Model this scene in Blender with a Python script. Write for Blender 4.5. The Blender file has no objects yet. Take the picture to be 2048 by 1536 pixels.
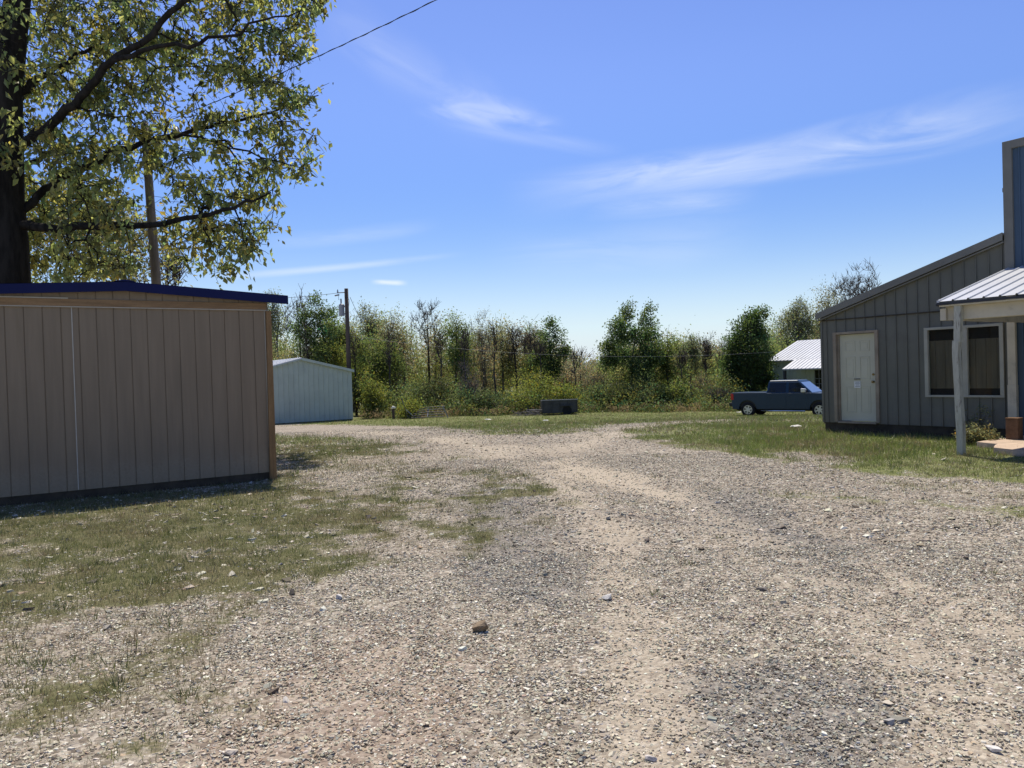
import bpy, math, random
import numpy as np
from mathutils import Matrix, Vector

# ------------------------------------------------------------------ camera, sky, sun, exposure
S = bpy.context.scene
COL = S.collection
FPX, ROLL, PITCH, EYE = 1540.0, 0.031, math.atan(21 / 1540.0), 1.55     # photo is 2048 px wide

def ray(u, v):
    """direction through a photo pixel, scaled to one metre of depth along +Y"""
    x = u - 1024.0; y = 768.0 - v
    X = x * math.cos(ROLL) + y * math.sin(ROLL); Y = -x * math.sin(ROLL) + y * math.cos(ROLL)
    a = np.array([X, FPX * math.cos(PITCH) + Y * math.sin(PITCH), -FPX * math.sin(PITCH) + Y * math.cos(PITCH)])
    return a / a[1]

def at(u, v, Y):
    return np.array([0, 0, EYE]) + ray(u, v) * Y

cam = bpy.data.cameras.new("camera")
cam.sensor_width = 36.0
cam.lens = 36.0 * FPX / 2048.0
cam.clip_start = 0.05
cam.clip_end = 6000
camo = bpy.data.objects.new("camera", cam)
COL.objects.link(camo)
fwd = Vector((0, math.cos(PITCH), -math.sin(PITCH)))
up0 = Vector((0, math.sin(PITCH), math.cos(PITCH)))
rt0 = Vector((1, 0, 0))
rt = rt0 * math.cos(ROLL) - up0 * math.sin(ROLL)
up = rt0 * math.sin(ROLL) + up0 * math.cos(ROLL)
camo.matrix_world = Matrix(((rt.x, up.x, -fwd.x, 0), (rt.y, up.y, -fwd.y, 0), (rt.z, up.z, -fwd.z, EYE), (0, 0, 0, 1)))
S.camera = camo

S.view_settings.view_transform = 'Standard'
S.view_settings.look = 'None'
S.view_settings.gamma = 1.0
S.view_settings.exposure = 0.35

SUN_AZ, SUN_EL = math.radians(-8.0), math.radians(66.0)     # azimuth measured from +Y towards +X
sun = bpy.data.lights.new("sun", 'SUN')
sun.energy = 4.6
sun.angle = math.radians(0.5)
sun.color = (1.0, 0.935, 0.81)
suno = bpy.data.objects.new("sun", sun)
COL.objects.link(suno)
sd = Vector((math.sin(SUN_AZ) * math.cos(SUN_EL), math.cos(SUN_AZ) * math.cos(SUN_EL), math.sin(SUN_EL)))
suno.rotation_euler = sd.to_track_quat('Z', 'Y').to_euler()
suno.location = sd * 60

class NT:
    """small helper round a node tree"""
    def __init__(s, tree):
        s.t = tree; s.n = tree.nodes; s.l = tree.links
    def new(s, kind, **kw):
        n = s.n.new(kind)
        for k, v in kw.items():
            if k.startswith('i_'):
                n.inputs[int(k[2:])].default_value = v
            else:
                setattr(n, k, v)
        return n
    def link(s, a, b):
        s.l.new(a, b)
    def val(s, sock, x):
        if hasattr(x, 'is_output') or isinstance(x, bpy.types.NodeSocket):
            s.l.new(x, sock)
        else:
            sock.default_value = x
    def math(s, op, a, b=0.0, c=None, clamp=False):
        n = s.n.new('ShaderNodeMath'); n.operation = op; n.use_clamp = clamp
        s.val(n.inputs[0], a); s.val(n.inputs[1], b)
        if c is not None: s.val(n.inputs[2], c)
        return n.outputs[0]
    def mix(s, fac, a, b, mode='MIX'):
        n = s.n.new('ShaderNodeMix'); n.data_type = 'RGBA'; n.blend_type = mode; n.clamp_factor = True
        s.val(n.inputs[0], fac)
        for k, x in ((6, a), (7, b)):
            if isinstance(x, (tuple, list)):
                n.inputs[k].default_value = (x[0], x[1], x[2], 1)
            else:
                s.l.new(x, n.inputs[k])
        return n.outputs[2]
    def noise(s, vec, scale, detail=4, rough=0.55, dist=0.0):
        n = s.n.new('ShaderNodeTexNoise')
        n.inputs['Scale'].default_value = scale; n.inputs['Detail'].default_value = detail
        n.inputs['Roughness'].default_value = rough; n.inputs['Distortion'].default_value = dist
        if vec is not None: s.l.new(vec, n.inputs['Vector'])
        return n.outputs[0]
    def ramp(s, fac, stops):
        n = s.n.new('ShaderNodeValToRGB')
        e = n.color_ramp.elements
        while len(e) > 1: e.remove(e[-1])
        for i, (p, c) in enumerate(stops):
            q = e[0] if i == 0 else e.new(p)
            q.position = p
            q.color = (c, c, c, 1) if not isinstance(c, (tuple, list)) else (c[0], c[1], c[2], 1)
        s.l.new(fac, n.inputs[0])
        return n.outputs[0]
    def rng(s, x, a, b, c=0.0, d=1.0, smooth=True):
        n = s.n.new('ShaderNodeMapRange'); n.interpolation_type = 'SMOOTHSTEP' if smooth else 'LINEAR'
        s.val(n.inputs[0], x); n.inputs[1].default_value = a; n.inputs[2].default_value = b
        n.inputs[3].default_value = c; n.inputs[4].default_value = d
        return n.outputs[0]

world = bpy.data.worlds.new("World")
S.world = world
world.use_nodes = True
W = NT(world.node_tree)
for n in list(W.n): W.n.remove(n)
wout = W.new('ShaderNodeOutputWorld'); bg = W.new('ShaderNodeBackground')
sky = W.new('ShaderNodeTexSky', sky_type='NISHITA')
sky.sun_disc = False
sky.sun_elevation = SUN_EL
sky.sun_rotation = SUN_AZ
sky.air_density = 1.0; sky.dust_density = 0.4; sky.ozone_density = 2.5; sky.altitude = 100
def sky_hs(sat, value):
    h = W.new('ShaderNodeHueSaturation'); h.inputs['Hue'].default_value = 0.519; h.inputs['Saturation'].default_value = sat; h.inputs['Value'].default_value = value
    W.link(sky.outputs[0], h.inputs['Color']); return h.outputs[0]
hs_hi, hs_lo = sky_hs(1.20, 1.05), sky_hs(1.36, 0.86)
# thin cirrus: streaks placed by compass bearing and height above the horizon
tc = W.new('ShaderNodeTexCoord'); sx = W.new('ShaderNodeSeparateXYZ'); W.link(tc.outputs['Generated'], sx.inputs[0])
AZ = W.math('ARCTAN2', sx.outputs[0], sx.outputs[1]); EL = W.math('ARCSINE', sx.outputs[2])
clear = W.mix(W.rng(EL, math.radians(7), math.radians(22)), hs_lo, hs_hi)
clear = W.mix(W.math('POWER', W.rng(EL, math.radians(0.0), math.radians(17), 1, 0, False), 3.4), clear, (4.7, 5.35, 6.4))
def azel(u, v):
    d_ = ray(u, v); return math.atan2(d_[0], d_[1]), math.atan2(d_[2], math.hypot(d_[0], d_[1]))
cloud = None
def streak(p0, p1, width, strength, seed, nscale=(2.2, 12.0), lo=0.20, hi=0.70, up_bias=1.0):
    global cloud
    a0, e0 = azel(*p0); a1, e1 = azel(*p1)
    L = math.hypot(a1 - a0, e1 - e0); ca, sa = (a1 - a0) / L, (e1 - e0) / L
    da = W.math('SUBTRACT', AZ, (a0 + a1) / 2); de = W.math('SUBTRACT', EL, (e0 + e1) / 2)
    t = W.math('ADD', W.math('MULTIPLY', da, ca), W.math('MULTIPLY', de, sa))
    n_ = W.math('SUBTRACT', W.math('MULTIPLY', de, ca), W.math('MULTIPLY', da, sa))
    cb = W.new('ShaderNodeCombineXYZ')
    W.link(W.math('MULTIPLY', t, nscale[0]), cb.inputs[0]); W.link(W.math('MULTIPLY', n_, nscale[1]), cb.inputs[1]); cb.inputs[2].default_value = seed
    nz = W.noise(cb.outputs[0], 2.0, 6, 0.58, 1.1)
    wob = W.math('MULTIPLY', W.math('SUBTRACT', W.noise(cb.outputs[0], 0.9, 3, 0.5), 0.5), width * 2.2)
    nn = W.math('ADD', n_, wob)
    along = W.rng(W.math('ABSOLUTE', t), L * 0.18, L * 0.62, 1, 0)
    across = W.rng(W.math('ABSOLUTE', nn), 0.0, width, 1, 0)
    m = W.math('MULTIPLY', W.math('MULTIPLY', along, across), W.rng(nz, lo, hi))
    m = W.math('MULTIPLY', m, strength)
    cloud = m if cloud is None else W.math('MAXIMUM', cloud, m)
streak((1080, 395), (2060, 205), 0.036, 0.52, 3.1)
streak((1180, 420), (1500, 395), 0.022, 0.30, 5.7)
streak((850, 195), (1110, 268), 0.034, 0.38, 8.3, (4.5, 17))
streak((880, 240), (1230, 300), 0.016, 0.16, 11.9)
streak((650, 20), (990, 250), 0.05, 0.16, 14.2, (4, 9))
streak((430, 552), (900, 512), 0.006, 0.34, 17.5, (1.5, 20), 0.1, 0.6)
streak((520, 490), (860, 455), 0.016, 0.18, 19.1)
streak((745, 563), (812, 566), 0.006, 0.62, 23.0, (6, 40), 0.1, 0.5)
streak((1000, 500), (1500, 470), 0.05, 0.14, 29.0)
skyc = W.mix(cloud, clear, (6.4, 6.75, 7.2))
W.link(skyc, bg.inputs[0])
bg.inputs[1].default_value = 0.12
W.link(bg.outputs[0], wout.inputs[0])

# ------------------------------------------------------------------ helpers
rs = np.random.RandomState(7)
random.seed(7)

def link(o, parent=None):
    COL.objects.link(o)
    if parent is not None: o.parent = parent
    return o

def tag(o, label=None, cat=None, group=None, kind=None):
    if label: o['label'] = label
    if cat: o['category'] = cat
    if group: o['group'] = group
    if kind: o['kind'] = kind
    return o

def empty(name, loc, rz=0.0):
    o = bpy.data.objects.new(name, None)
    o.empty_display_size = 0.3
    o.location = [float(c) for c in loc]; o.rotation_euler = (0, 0, rz)
    return link(o)

def raw_mesh(name, verts, loops, starts, totals, mat, parent=None, smooth=False, col=None, mats=None, mat_idx=None):
    me = bpy.data.meshes.new(name)
    verts = np.asarray(verts, np.float32)
    me.vertices.add(len(verts)); me.vertices.foreach_set('co', verts.ravel())
    me.loops.add(len(loops)); me.loops.foreach_set('vertex_index', np.asarray(loops, np.int32))
    me.polygons.add(len(starts)); me.polygons.foreach_set('loop_start', np.asarray(starts, np.int32))
    me.polygons.foreach_set('loop_total', np.asarray(totals, np.int32))
    me.polygons.foreach_set('use_smooth', np.full(len(starts), smooth, bool))
    if col is not None:
        a = me.attributes.new('Col', 'FLOAT_COLOR', 'POINT')
        c = np.ones((len(verts), 4), np.float32); c[:, :3] = col
        a.data.foreach_set('color', c.ravel())
    me.update(calc_edges=True)
    me.materials.append(mat)
    return link(bpy.data.objects.new(name, me), parent)

def quads(name, verts, faces, mat, parent=None, smooth=False, col=None):
    faces = np.asarray(faces, np.int32); k = faces.shape[1]
    return raw_mesh(name, verts, faces.ravel(), np.arange(len(faces)) * k, np.full(len(faces), k), mat, parent, smooth, col)

class MB:
    """collects boxes, prisms and tubes, then links them as ONE mesh object"""
    def __init__(s): s.v = []; s.f = []
    def add(s, vs, fs):
        b = len(s.v); s.v += [tuple(float(c) for c in v) for v in vs]; s.f += [tuple(i + b for i in f) for f in fs]; return s
    def box(s, x0, x1, y0, y1, z0, z1):
        return s.add([(x0, y0, z0), (x1, y0, z0), (x1, y1, z0), (x0, y1, z0), (x0, y0, z1), (x1, y0, z1), (x1, y1, z1), (x0, y1, z1)],
                     [(0, 3, 2, 1), (4, 5, 6, 7), (0, 1, 5, 4), (1, 2, 6, 5), (2, 3, 7, 6), (3, 0, 4, 7)])
    def hexa(s, bottom, top):
        return s.add(list(bottom) + list(top), [(0, 3, 2, 1), (4, 5, 6, 7), (0, 1, 5, 4), (1, 2, 6, 5), (2, 3, 7, 6), (3, 0, 4, 7)])
    def prism_xz(s, poly, y0, y1):
        """outline in x,z (counter-clockwise seen from -y) pushed from y0 to y1"""
        n = len(poly)
        vs = [(p[0], y0, p[1]) for p in poly] + [(p[0], y1, p[1]) for p in poly]
        fs = [tuple(range(n)), tuple(range(2 * n - 1, n - 1, -1))]
        fs += [((i + 1) % n, i, i + n, (i + 1) % n + n) for i in range(n)]
        return s.add(vs, fs)
    def sheet_profile(s, prof, fn0, fn1):
        """profile list of (a, b); fn0/fn1 map each to a 3-D point: a folded sheet"""
        n = len(prof)
        vs = [fn0(*p) for p in prof] + [fn1(*p) for p in prof]
        return s.add(vs, [(i, i + 1, i + 1 + n, i + n) for i in range(n - 1)])
    def tube(s, pts, r, k=8, cap=True):
        pts = [Vector([float(c) for c in p]) for p in pts]
        rr = r if isinstance(r, (list, tuple, np.ndarray)) else [r] * len(pts)
        vs = []; fs = []
        for i, p in enumerate(pts):
            t = (pts[min(i + 1, len(pts) - 1)] - pts[max(i - 1, 0)]).normalized()
            a = t.orthogonal().normalized() if i == 0 else (s._a - t * s._a.dot(t)).normalized()
            s._a = a; b = t.cross(a)
            for j in range(k):
                th = 2 * math.pi * j / k
                vs.append(tuple(p + (a * math.cos(th) + b * math.sin(th)) * rr[i]))
        for i in range(len(pts) - 1):
            for j in range(k):
                fs.append((i * k + j, i * k + (j + 1) % k, (i + 1) * k + (j + 1) % k, (i + 1) * k + j))
        if cap:
            fs.append(tuple(range(k - 1, -1, -1))); fs.append(tuple(range((len(pts) - 1) * k, len(pts) * k)))
        return s.add(vs, fs)
    def build(s, name, mat, parent=None, smooth=False, bevel=0.0):
        me = bpy.data.meshes.new(name); me.from_pydata(s.v, [], s.f); me.materials.append(mat); me.update()
        if smooth:
            me.polygons.foreach_set('use_smooth', [True] * len(me.polygons))
        o = link(bpy.data.objects.new(name, me), parent)
        if bevel:
            m = o.modifiers.new('edge', 'BEVEL'); m.width = bevel; m.segments = 2; m.limit_method = 'ANGLE'; m.angle_limit = math.radians(35)
        return o

def vnoise(x, y, seed=0):
    """smooth value noise, vectorised"""
    x = np.asarray(x, float); y = np.asarray(y, float)
    xi = np.floor(x).astype(np.int64); yi = np.floor(y).astype(np.int64)
    fx = x - xi; fy = y - yi; fx = fx * fx * (3 - 2 * fx); fy = fy * fy * (3 - 2 * fy)
    def h(a, b):
        n = (a * 374761393 + b * 668265263 + seed * 1442695041) & 0x7fffffff
        n = ((n ^ (n >> 13)) * 1274126177) & 0x7fffffff
        return ((n ^ (n >> 16)) & 0xffff) / 65535.0
    return (h(xi, yi) * (1 - fx) + h(xi + 1, yi) * fx) * (1 - fy) + (h(xi, yi + 1) * (1 - fx) + h(xi + 1, yi + 1) * fx) * fy

def fbm(x, y, scale, seed=0, oct=4):
    r = 0; a = 0.5; t = 0
    for i in range(oct):
        r = r + a * vnoise(x * scale, y * scale, seed + i * 17); t += a; a *= 0.55; scale *= 2.1
    return r / t

def sstep(a, b, x):
    t = np.clip((x - a) / (b - a), 0, 1); return t * t * (3 - 2 * t)

# ------------------------------------------------------------------ materials
def material(name):
    m = bpy.data.materials.new(name); m.use_nodes = True
    t = NT(m.node_tree)
    for n in list(t.n): t.n.remove(n)
    out = t.new('ShaderNodeOutputMaterial')
    return m, t, out

def principled(name, color, rough=0.6, metal=0.0, spec=0.4, var=0.12, vscale=3.0, bump=0.0, bscale=60.0, stretch=(1, 1, 1), dirt=None, coat=0.0, grain=0.0, splash=None):
    m, t, out = material(name)
    b = t.new('ShaderNodeBsdfPrincipled')
    tcn = t.new('ShaderNodeTexCoord'); mp = t.new('ShaderNodeMapping'); mp.inputs['Scale'].default_value = stretch
    t.link(tcn.outputs['Object'], mp.inputs[0]); v = mp.outputs[0]
    n1 = t.noise(v, vscale, 5, 0.6)
    lo = tuple(c * (1 - var) for c in color); hi = tuple(min(1, c * (1 + var)) for c in color)
    c = t.mix(t.rng(n1, 0.3, 0.7), lo, hi)
    if grain:
        n3 = t.noise(v, bscale, 3, 0.6)
        c = t.mix(t.rng(n3, 0.35, 0.65, 0, grain), c, tuple(x * 0.55 for x in color))
    if dirt:
        n2 = t.noise(v, dirt[1], 6, 0.65, 0.4)
        c = t.mix(t.rng(n2, dirt[2], dirt[2] + 0.18, 0, dirt[3]), c, dirt[0])
    if splash:      # dried mud spattered up from the ground, ragged upper edge; and faint run-off streaks
        sz = t.new('ShaderNodeSeparateXYZ'); t.link(tcn.outputs['Object'], sz.inputs[0])
        mp2 = t.new('ShaderNodeMapping'); mp2.inputs['Scale'].default_value = (7, 7, 0.35); t.link(tcn.outputs['Object'], mp2.inputs[0])
        hgt = t.math('SUBTRACT', sz.outputs[2], t.math('MULTIPLY', t.noise(tcn.outputs['Object'], 4.0, 6, 0.7), 0.55))
        c = t.mix(t.math('MULTIPLY', t.rng(hgt, splash[1], splash[1] - 0.28), t.rng(t.noise(tcn.outputs['Object'], 26, 4, 0.7), 0.35, 0.62, 0.2, splash[2])), c, splash[0])
        c = t.mix(t.rng(t.noise(mp2.outputs[0], 1.0, 4, 0.6), 0.55, 0.75, 0, 0.35), c, tuple(x * 0.72 for x in color))
    t.link(c, b.inputs['Base Color'])
    b.inputs['Roughness'].default_value = rough; b.inputs['Metallic'].default_value = metal
    b.inputs['Specular IOR Level'].default_value = spec
    if coat: b.inputs['Coat Weight'].default_value = coat; b.inputs['Coat Roughness'].default_value = 0.06
    if bump:
        bp = t.new('ShaderNodeBump'); bp.inputs['Strength'].default_value = bump; bp.inputs['Distance'].default_value = 0.01
        t.link(t.noise(v, bscale, 4, 0.6), bp.inputs['Height']); t.link(bp.outputs[0], b.inputs['Normal'])
    t.link(b.outputs[0], out.inputs[0])
    return m

def leaf_material(name, trans=0.45, gloss=0.06, tval=1.5):
    m, t, out = material(name)
    at_ = t.new('ShaderNodeAttribute', attribute_name='Col')
    d = t.new('ShaderNodeBsdfDiffuse'); tr = t.new('ShaderNodeBsdfTranslucent'); g = t.new('ShaderNodeBsdfGlossy')
    hd = t.new('ShaderNodeHueSaturation'); hd.inputs['Value'].default_value = 0.8; t.link(at_.outputs['Color'], hd.inputs['Color']); t.link(hd.outputs[0], d.inputs[0])
    h = t.new('ShaderNodeHueSaturation'); h.inputs['Hue'].default_value = 0.485; h.inputs['Saturation'].default_value = 1.06; h.inputs['Value'].default_value = tval
    t.link(at_.outputs['Color'], h.inputs['Color']); t.link(h.outputs[0], tr.inputs[0])
    g.inputs['Roughness'].default_value = 0.42; g.inputs[0].default_value = (1, 1, 1, 1)
    a = t.new('ShaderNodeMixShader'); a.inputs[0].default_value = trans; t.link(d.outputs[0], a.inputs[1]); t.link(tr.outputs[0], a.inputs[2])
    b = t.new('ShaderNodeMixShader'); b.inputs[0].default_value = gloss; t.link(a.outputs[0], b.inputs[1]); t.link(g.outputs[0], b.inputs[2])
    t.link(b.outputs[0], out.inputs[0])
    return m

def attr_material(name, rough=0.9, spec=0.25, vscale=300.0, var=0.25):
    m, t, out = material(name)
    at_ = t.new('ShaderNodeAttribute', attribute_name='Col'); b = t.new('ShaderNodeBsdfPrincipled')
    tcn = t.new('ShaderNodeTexCoord')
    n = t.noise(tcn.outputs['Object'], vscale, 3)
    mm = t.mix(t.rng(n, 0.3, 0.7, 0, var), at_.outputs['Color'], (0.03, 0.025, 0.02))
    t.link(mm, b.inputs['Base Color']); b.inputs['Roughness'].default_value = rough; b.inputs['Specular IOR Level'].default_value = spec
    t.link(b.outputs[0], out.inputs[0])
    return m

M = {}
M['leaf'] = leaf_material('leaf', 0.5, 0.018, 2.3)
M['big_leaf'] = leaf_material('big_leaf', 0.58, 0.03, 2.5)
M['grass'] = leaf_material('grass_blade', 0.35, 0.03)
M['bark'] = principled('bark', (0.075, 0.062, 0.05), 0.95, var=0.4, vscale=6, bump=0.8, bscale=18, stretch=(1, 1, 0.25), spec=0.1)
M['dark_bark'] = principled('dark_bark', (0.024, 0.020, 0.016), 0.95, var=0.45, vscale=7, bump=1.0, bscale=16, stretch=(1, 1, 0.22), spec=0.1)
M['grey_bark'] = principled('grey_bark', (0.15, 0.135, 0.12), 0.95, var=0.35, vscale=4, spec=0.1)
M['stone'] = attr_material('stone', 0.92, 0.2)
M['tan_siding'] = principled('tan_siding', (0.262, 0.195, 0.124), 0.75, splash=((0.30, 0.24, 0.16), 0.30, 0.75), var=0.07, vscale=1.6, bump=0.25, bscale=140, stretch=(6, 6, 0.5), spec=0.25, grain=0.12, dirt=((0.215, 0.155, 0.09), 2.2, 0.56, 0.35))
M['blue_roof'] = principled('blue_roof', (0.003, 0.006, 0.055), 0.5, var=0.08, vscale=2, spec=0.18)
M['new_wood'] = principled('new_wood', (0.30, 0.18, 0.085), 0.75, var=0.22, vscale=3, bump=0.3, bscale=40, stretch=(0.6, 6, 6), spec=0.2, grain=0.4, dirt=((0.12, 0.06, 0.03), 5.0, 0.66, 0.8))
M['new_wood_upright'] = principled('new_wood_upright', (0.27, 0.16, 0.07), 0.75, var=0.2, vscale=3, bump=0.3, bscale=40, stretch=(6, 6, 0.6), spec=0.2, grain=0.4, dirt=((0.14, 0.07, 0.03), 4.0, 0.68, 0.8))
M['white_trim'] = principled('white_trim', (0.42, 0.36, 0.27), 0.6, var=0.08, vscale=5, spec=0.35, dirt=((0.35, 0.31, 0.26), 6, 0.58, 0.5))
M['caulk'] = principled('caulk', (0.50, 0.45, 0.36), 0.7, var=0.1, vscale=9)
M['footing'] = principled('footing', (0.055, 0.042, 0.027), 0.9, var=0.3, vscale=5, bump=0.4, bscale=30)
M['white_metal'] = principled('white_metal', (0.40, 0.455, 0.39), 0.45, var=0.06, vscale=1.2, spec=0.5, dirt=((0.28, 0.31, 0.30), 1.5, 0.55, 0.4))
M['bright_roof'] = principled('bright_roof', (0.47, 0.475, 0.475), 0.42, metal=0.0, var=0.06, vscale=1.4, spec=0.5, dirt=((0.34, 0.33, 0.32), 2.5, 0.56, 0.5))
M['white_roof'] = principled('white_roof', (0.72, 0.72, 0.70), 0.5, var=0.05, vscale=1.4, spec=0.4)
M['grey_siding'] = principled('grey_siding', (0.142, 0.137, 0.108), 0.6, splash=((0.20, 0.165, 0.115), 0.30, 0.6), var=0.07, vscale=1.3, spec=0.35, dirt=((0.112, 0.105, 0.084), 1.4, 0.52, 0.5))
M['grey_trim'] = principled('grey_trim', (0.175, 0.165, 0.137), 0.6, var=0.08, vscale=2, spec=0.35)
M['blue_siding'] = principled('blue_siding', (0.058, 0.095, 0.14), 0.55, var=0.08, vscale=1.5, spec=0.4)
M['door_white'] = principled('door_white', (0.52, 0.49, 0.36), 0.55, var=0.05, vscale=2, spec=0.35, dirt=((0.33, 0.30, 0.22), 3, 0.6, 0.5))
M['door_frame'] = principled('door_frame', (0.28, 0.225, 0.16), 0.7, var=0.15, vscale=4, spec=0.3, dirt=((0.25, 0.17, 0.10), 5, 0.56, 0.7))
M['window_frame'] = principled('window_frame', (0.36, 0.34, 0.27), 0.55, var=0.08, vscale=4, spec=0.35, dirt=((0.32, 0.30, 0.26), 5, 0.6, 0.5))
M['paper'] = principled('paper', (0.72, 0.72, 0.68), 0.7, var=0.03, vscale=8)
M['ink'] = principled('ink', (0.03, 0.03, 0.035), 0.7, var=0.05)
M['brass'] = principled('brass', (0.42, 0.28, 0.10), 0.4, metal=0.8, var=0.1)
M['peeling_paint'] = principled('peeling_paint', (0.46, 0.44, 0.35), 0.8, var=0.14, vscale=7, bump=0.5, bscale=30, stretch=(2.5, 2.5, 0.5), spec=0.2, dirt=((0.16, 0.14, 0.115), 7, 0.49, 0.9))
M['cream_beam'] = principled('cream_beam', (0.56, 0.49, 0.36), 0.75, var=0.09, vscale=2.5, bump=0.2, bscale=20, spec=0.2, dirt=((0.30, 0.26, 0.20), 3.5, 0.55, 0.6))
M['concrete'] = principled('concrete', (0.44, 0.335, 0.25), 0.9, var=0.16, vscale=3, bump=0.4, bscale=40, spec=0.15, dirt=((0.22, 0.17, 0.12), 5, 0.58, 0.7))
M['block'] = principled('block', (0.15, 0.088, 0.05), 0.9, var=0.25, vscale=7, bump=0.4, bscale=40, spec=0.15)
M['pole_wood'] = principled('pole_wood', (0.22, 0.18, 0.14), 0.9, var=0.25, vscale=3, bump=0.5, bscale=25, stretch=(4, 4, 0.3), spec=0.1, grain=0.4)
M['dark_pole_wood'] = principled('dark_pole_wood', (0.085, 0.066, 0.052), 0.9, var=0.25, vscale=3, bump=0.5, bscale=25, stretch=(4, 4, 0.3), spec=0.1)
M['dark_metal'] = principled('dark_metal', (0.03, 0.03, 0.033), 0.5, var=0.2, vscale=4, spec=0.4)
M['grey_metal'] = principled('grey_metal', (0.24, 0.25, 0.26), 0.5, metal=0.3, var=0.1, vscale=4)
M['wire'] = principled('wire', (0.018, 0.018, 0.018), 0.6, var=0.05)
M['pale_wire'] = principled('pale_wire', (0.25, 0.25, 0.25), 0.5, var=0.05)
M['trailer'] = principled('trailer', (0.050, 0.050, 0.048), 0.6, var=0.3, vscale=2.5, spec=0.35)
M['truck_paint'] = principled('truck_paint', (0.005, 0.026, 0.056), 0.35, metal=0.0, var=0.04, vscale=2, spec=0.35, coat=0.18)
M['chrome'] = principled('chrome', (0.62, 0.62, 0.63), 0.18, metal=1.0, var=0.03)
M['alloy'] = principled('alloy', (0.55, 0.55, 0.56), 0.32, metal=0.8, var=0.05)
M['rubber'] = principled('rubber', (0.016, 0.016, 0.017), 0.85, var=0.15, vscale=8, spec=0.25)
M['black_plastic'] = principled('black_plastic', (0.012, 0.012, 0.013), 0.55, var=0.1, spec=0.4)
M['red_lens'] = principled('red_lens', (0.42, 0.012, 0.012), 0.2, var=0.05, spec=0.5)
M['lamp_lens'] = principled('lamp_lens', (0.6, 0.62, 0.64), 0.12, var=0.03, spec=0.5)
M['glass_dark'] = principled('glass_dark', (0.008, 0.009, 0.010), 0.03, var=0.0, spec=0.4)
M['windshield'] = principled('windshield', (0.10, 0.11, 0.115), 0.06, var=0.0, spec=1.0, coat=1.0)
def glass_material():
    m, t, out = material('clear_pane')
    g = t.new('ShaderNodeBsdfGlossy'); g.inputs['Roughness'].default_value = 0.02; tr = t.new('ShaderNodeBsdfTransparent'); tr.inputs[0].default_value = (0.85, 0.88, 0.86, 1)
    f = t.new('ShaderNodeFresnel'); f.inputs[0].default_value = 1.5; mx = t.new('ShaderNodeMixShader')
    t.link(f.outputs[0], mx.inputs[0]); t.link(tr.outputs[0], mx.inputs[1]); t.link(g.outputs[0], mx.inputs[2]); t.link(mx.outputs[0], out.inputs[0])
    return m
M['pane'] = glass_material()
M['panelling'] = principled('panelling', (0.30, 0.235, 0.17), 0.7, var=0.15, vscale=2.0, bump=0.2, bscale=30, stretch=(5, 5, 0.4), spec=0.2)
M['dark_room'] = principled('dark_room', (0.02, 0.022, 0.025), 0.9, var=0.1)
M['scrap'] = principled('scrap', (0.7, 0.67, 0.6), 0.8, var=0.1, vscale=9)

# ------------------------------------------------------------------ terrain
def T(x, y):
    x = np.asarray(x, float); y = np.asarray(y, float)
    z = 0.02 - 0.98 * sstep(14, 46, y) - 0.02 * np.maximum(x - 4, 0) * sstep(24, 42, y) * (1 - sstep(55, 80, y))
    z = z - 3.2 * sstep(52, 150, y)
    z = z + 0.05 * (fbm(x, y, 0.22, 3, 3) - 0.5) * sstep(2, 8, y) + 0.02 * (fbm(x, y, 1.3, 9, 3) - 0.5)
    return z

def G(u, v):
    """where a photo pixel meets the ground"""
    d_ = ray(u, v); y = 10.0
    lo, hi = 1.0, 400.0
    for _ in range(60):
        y = 0.5 * (lo + hi)
        if EYE + d_[2] * y > float(T(d_[0] * y, y)): lo = y
        else: hi = y
    return d_[0] * y, y

def poly_sd(poly, x, y):
    """signed distance to a polygon, positive inside"""
    P = np.array(poly); n = len(P)
    dmin = np.full(x.shape, 1e9); inside = np.zeros(x.shape, bool)
    for i in range(n):
        a = P[i]; b = P[(i + 1) % n]; e = b - a
        t = np.clip(((x - a[0]) * e[0] + (y - a[1]) * e[1]) / (e @ e + 1e-12), 0, 1)
        dmin = np.minimum(dmin, np.hypot(x - a[0] - e[0] * t, y - a[1] - e[1] * t))
        c = (a[1] > y) != (b[1] > y)
        with np.errstate(divide='ignore', invalid='ignore'):
            xi = a[0] + (y - a[1]) * e[0] / (e[1] if e[1] != 0 else 1e-9)
        inside ^= c & (x < xi)
    return np.where(inside, dmin, -dmin)

def wpoly(pts): return [G(*p) for p in pts]
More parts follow.
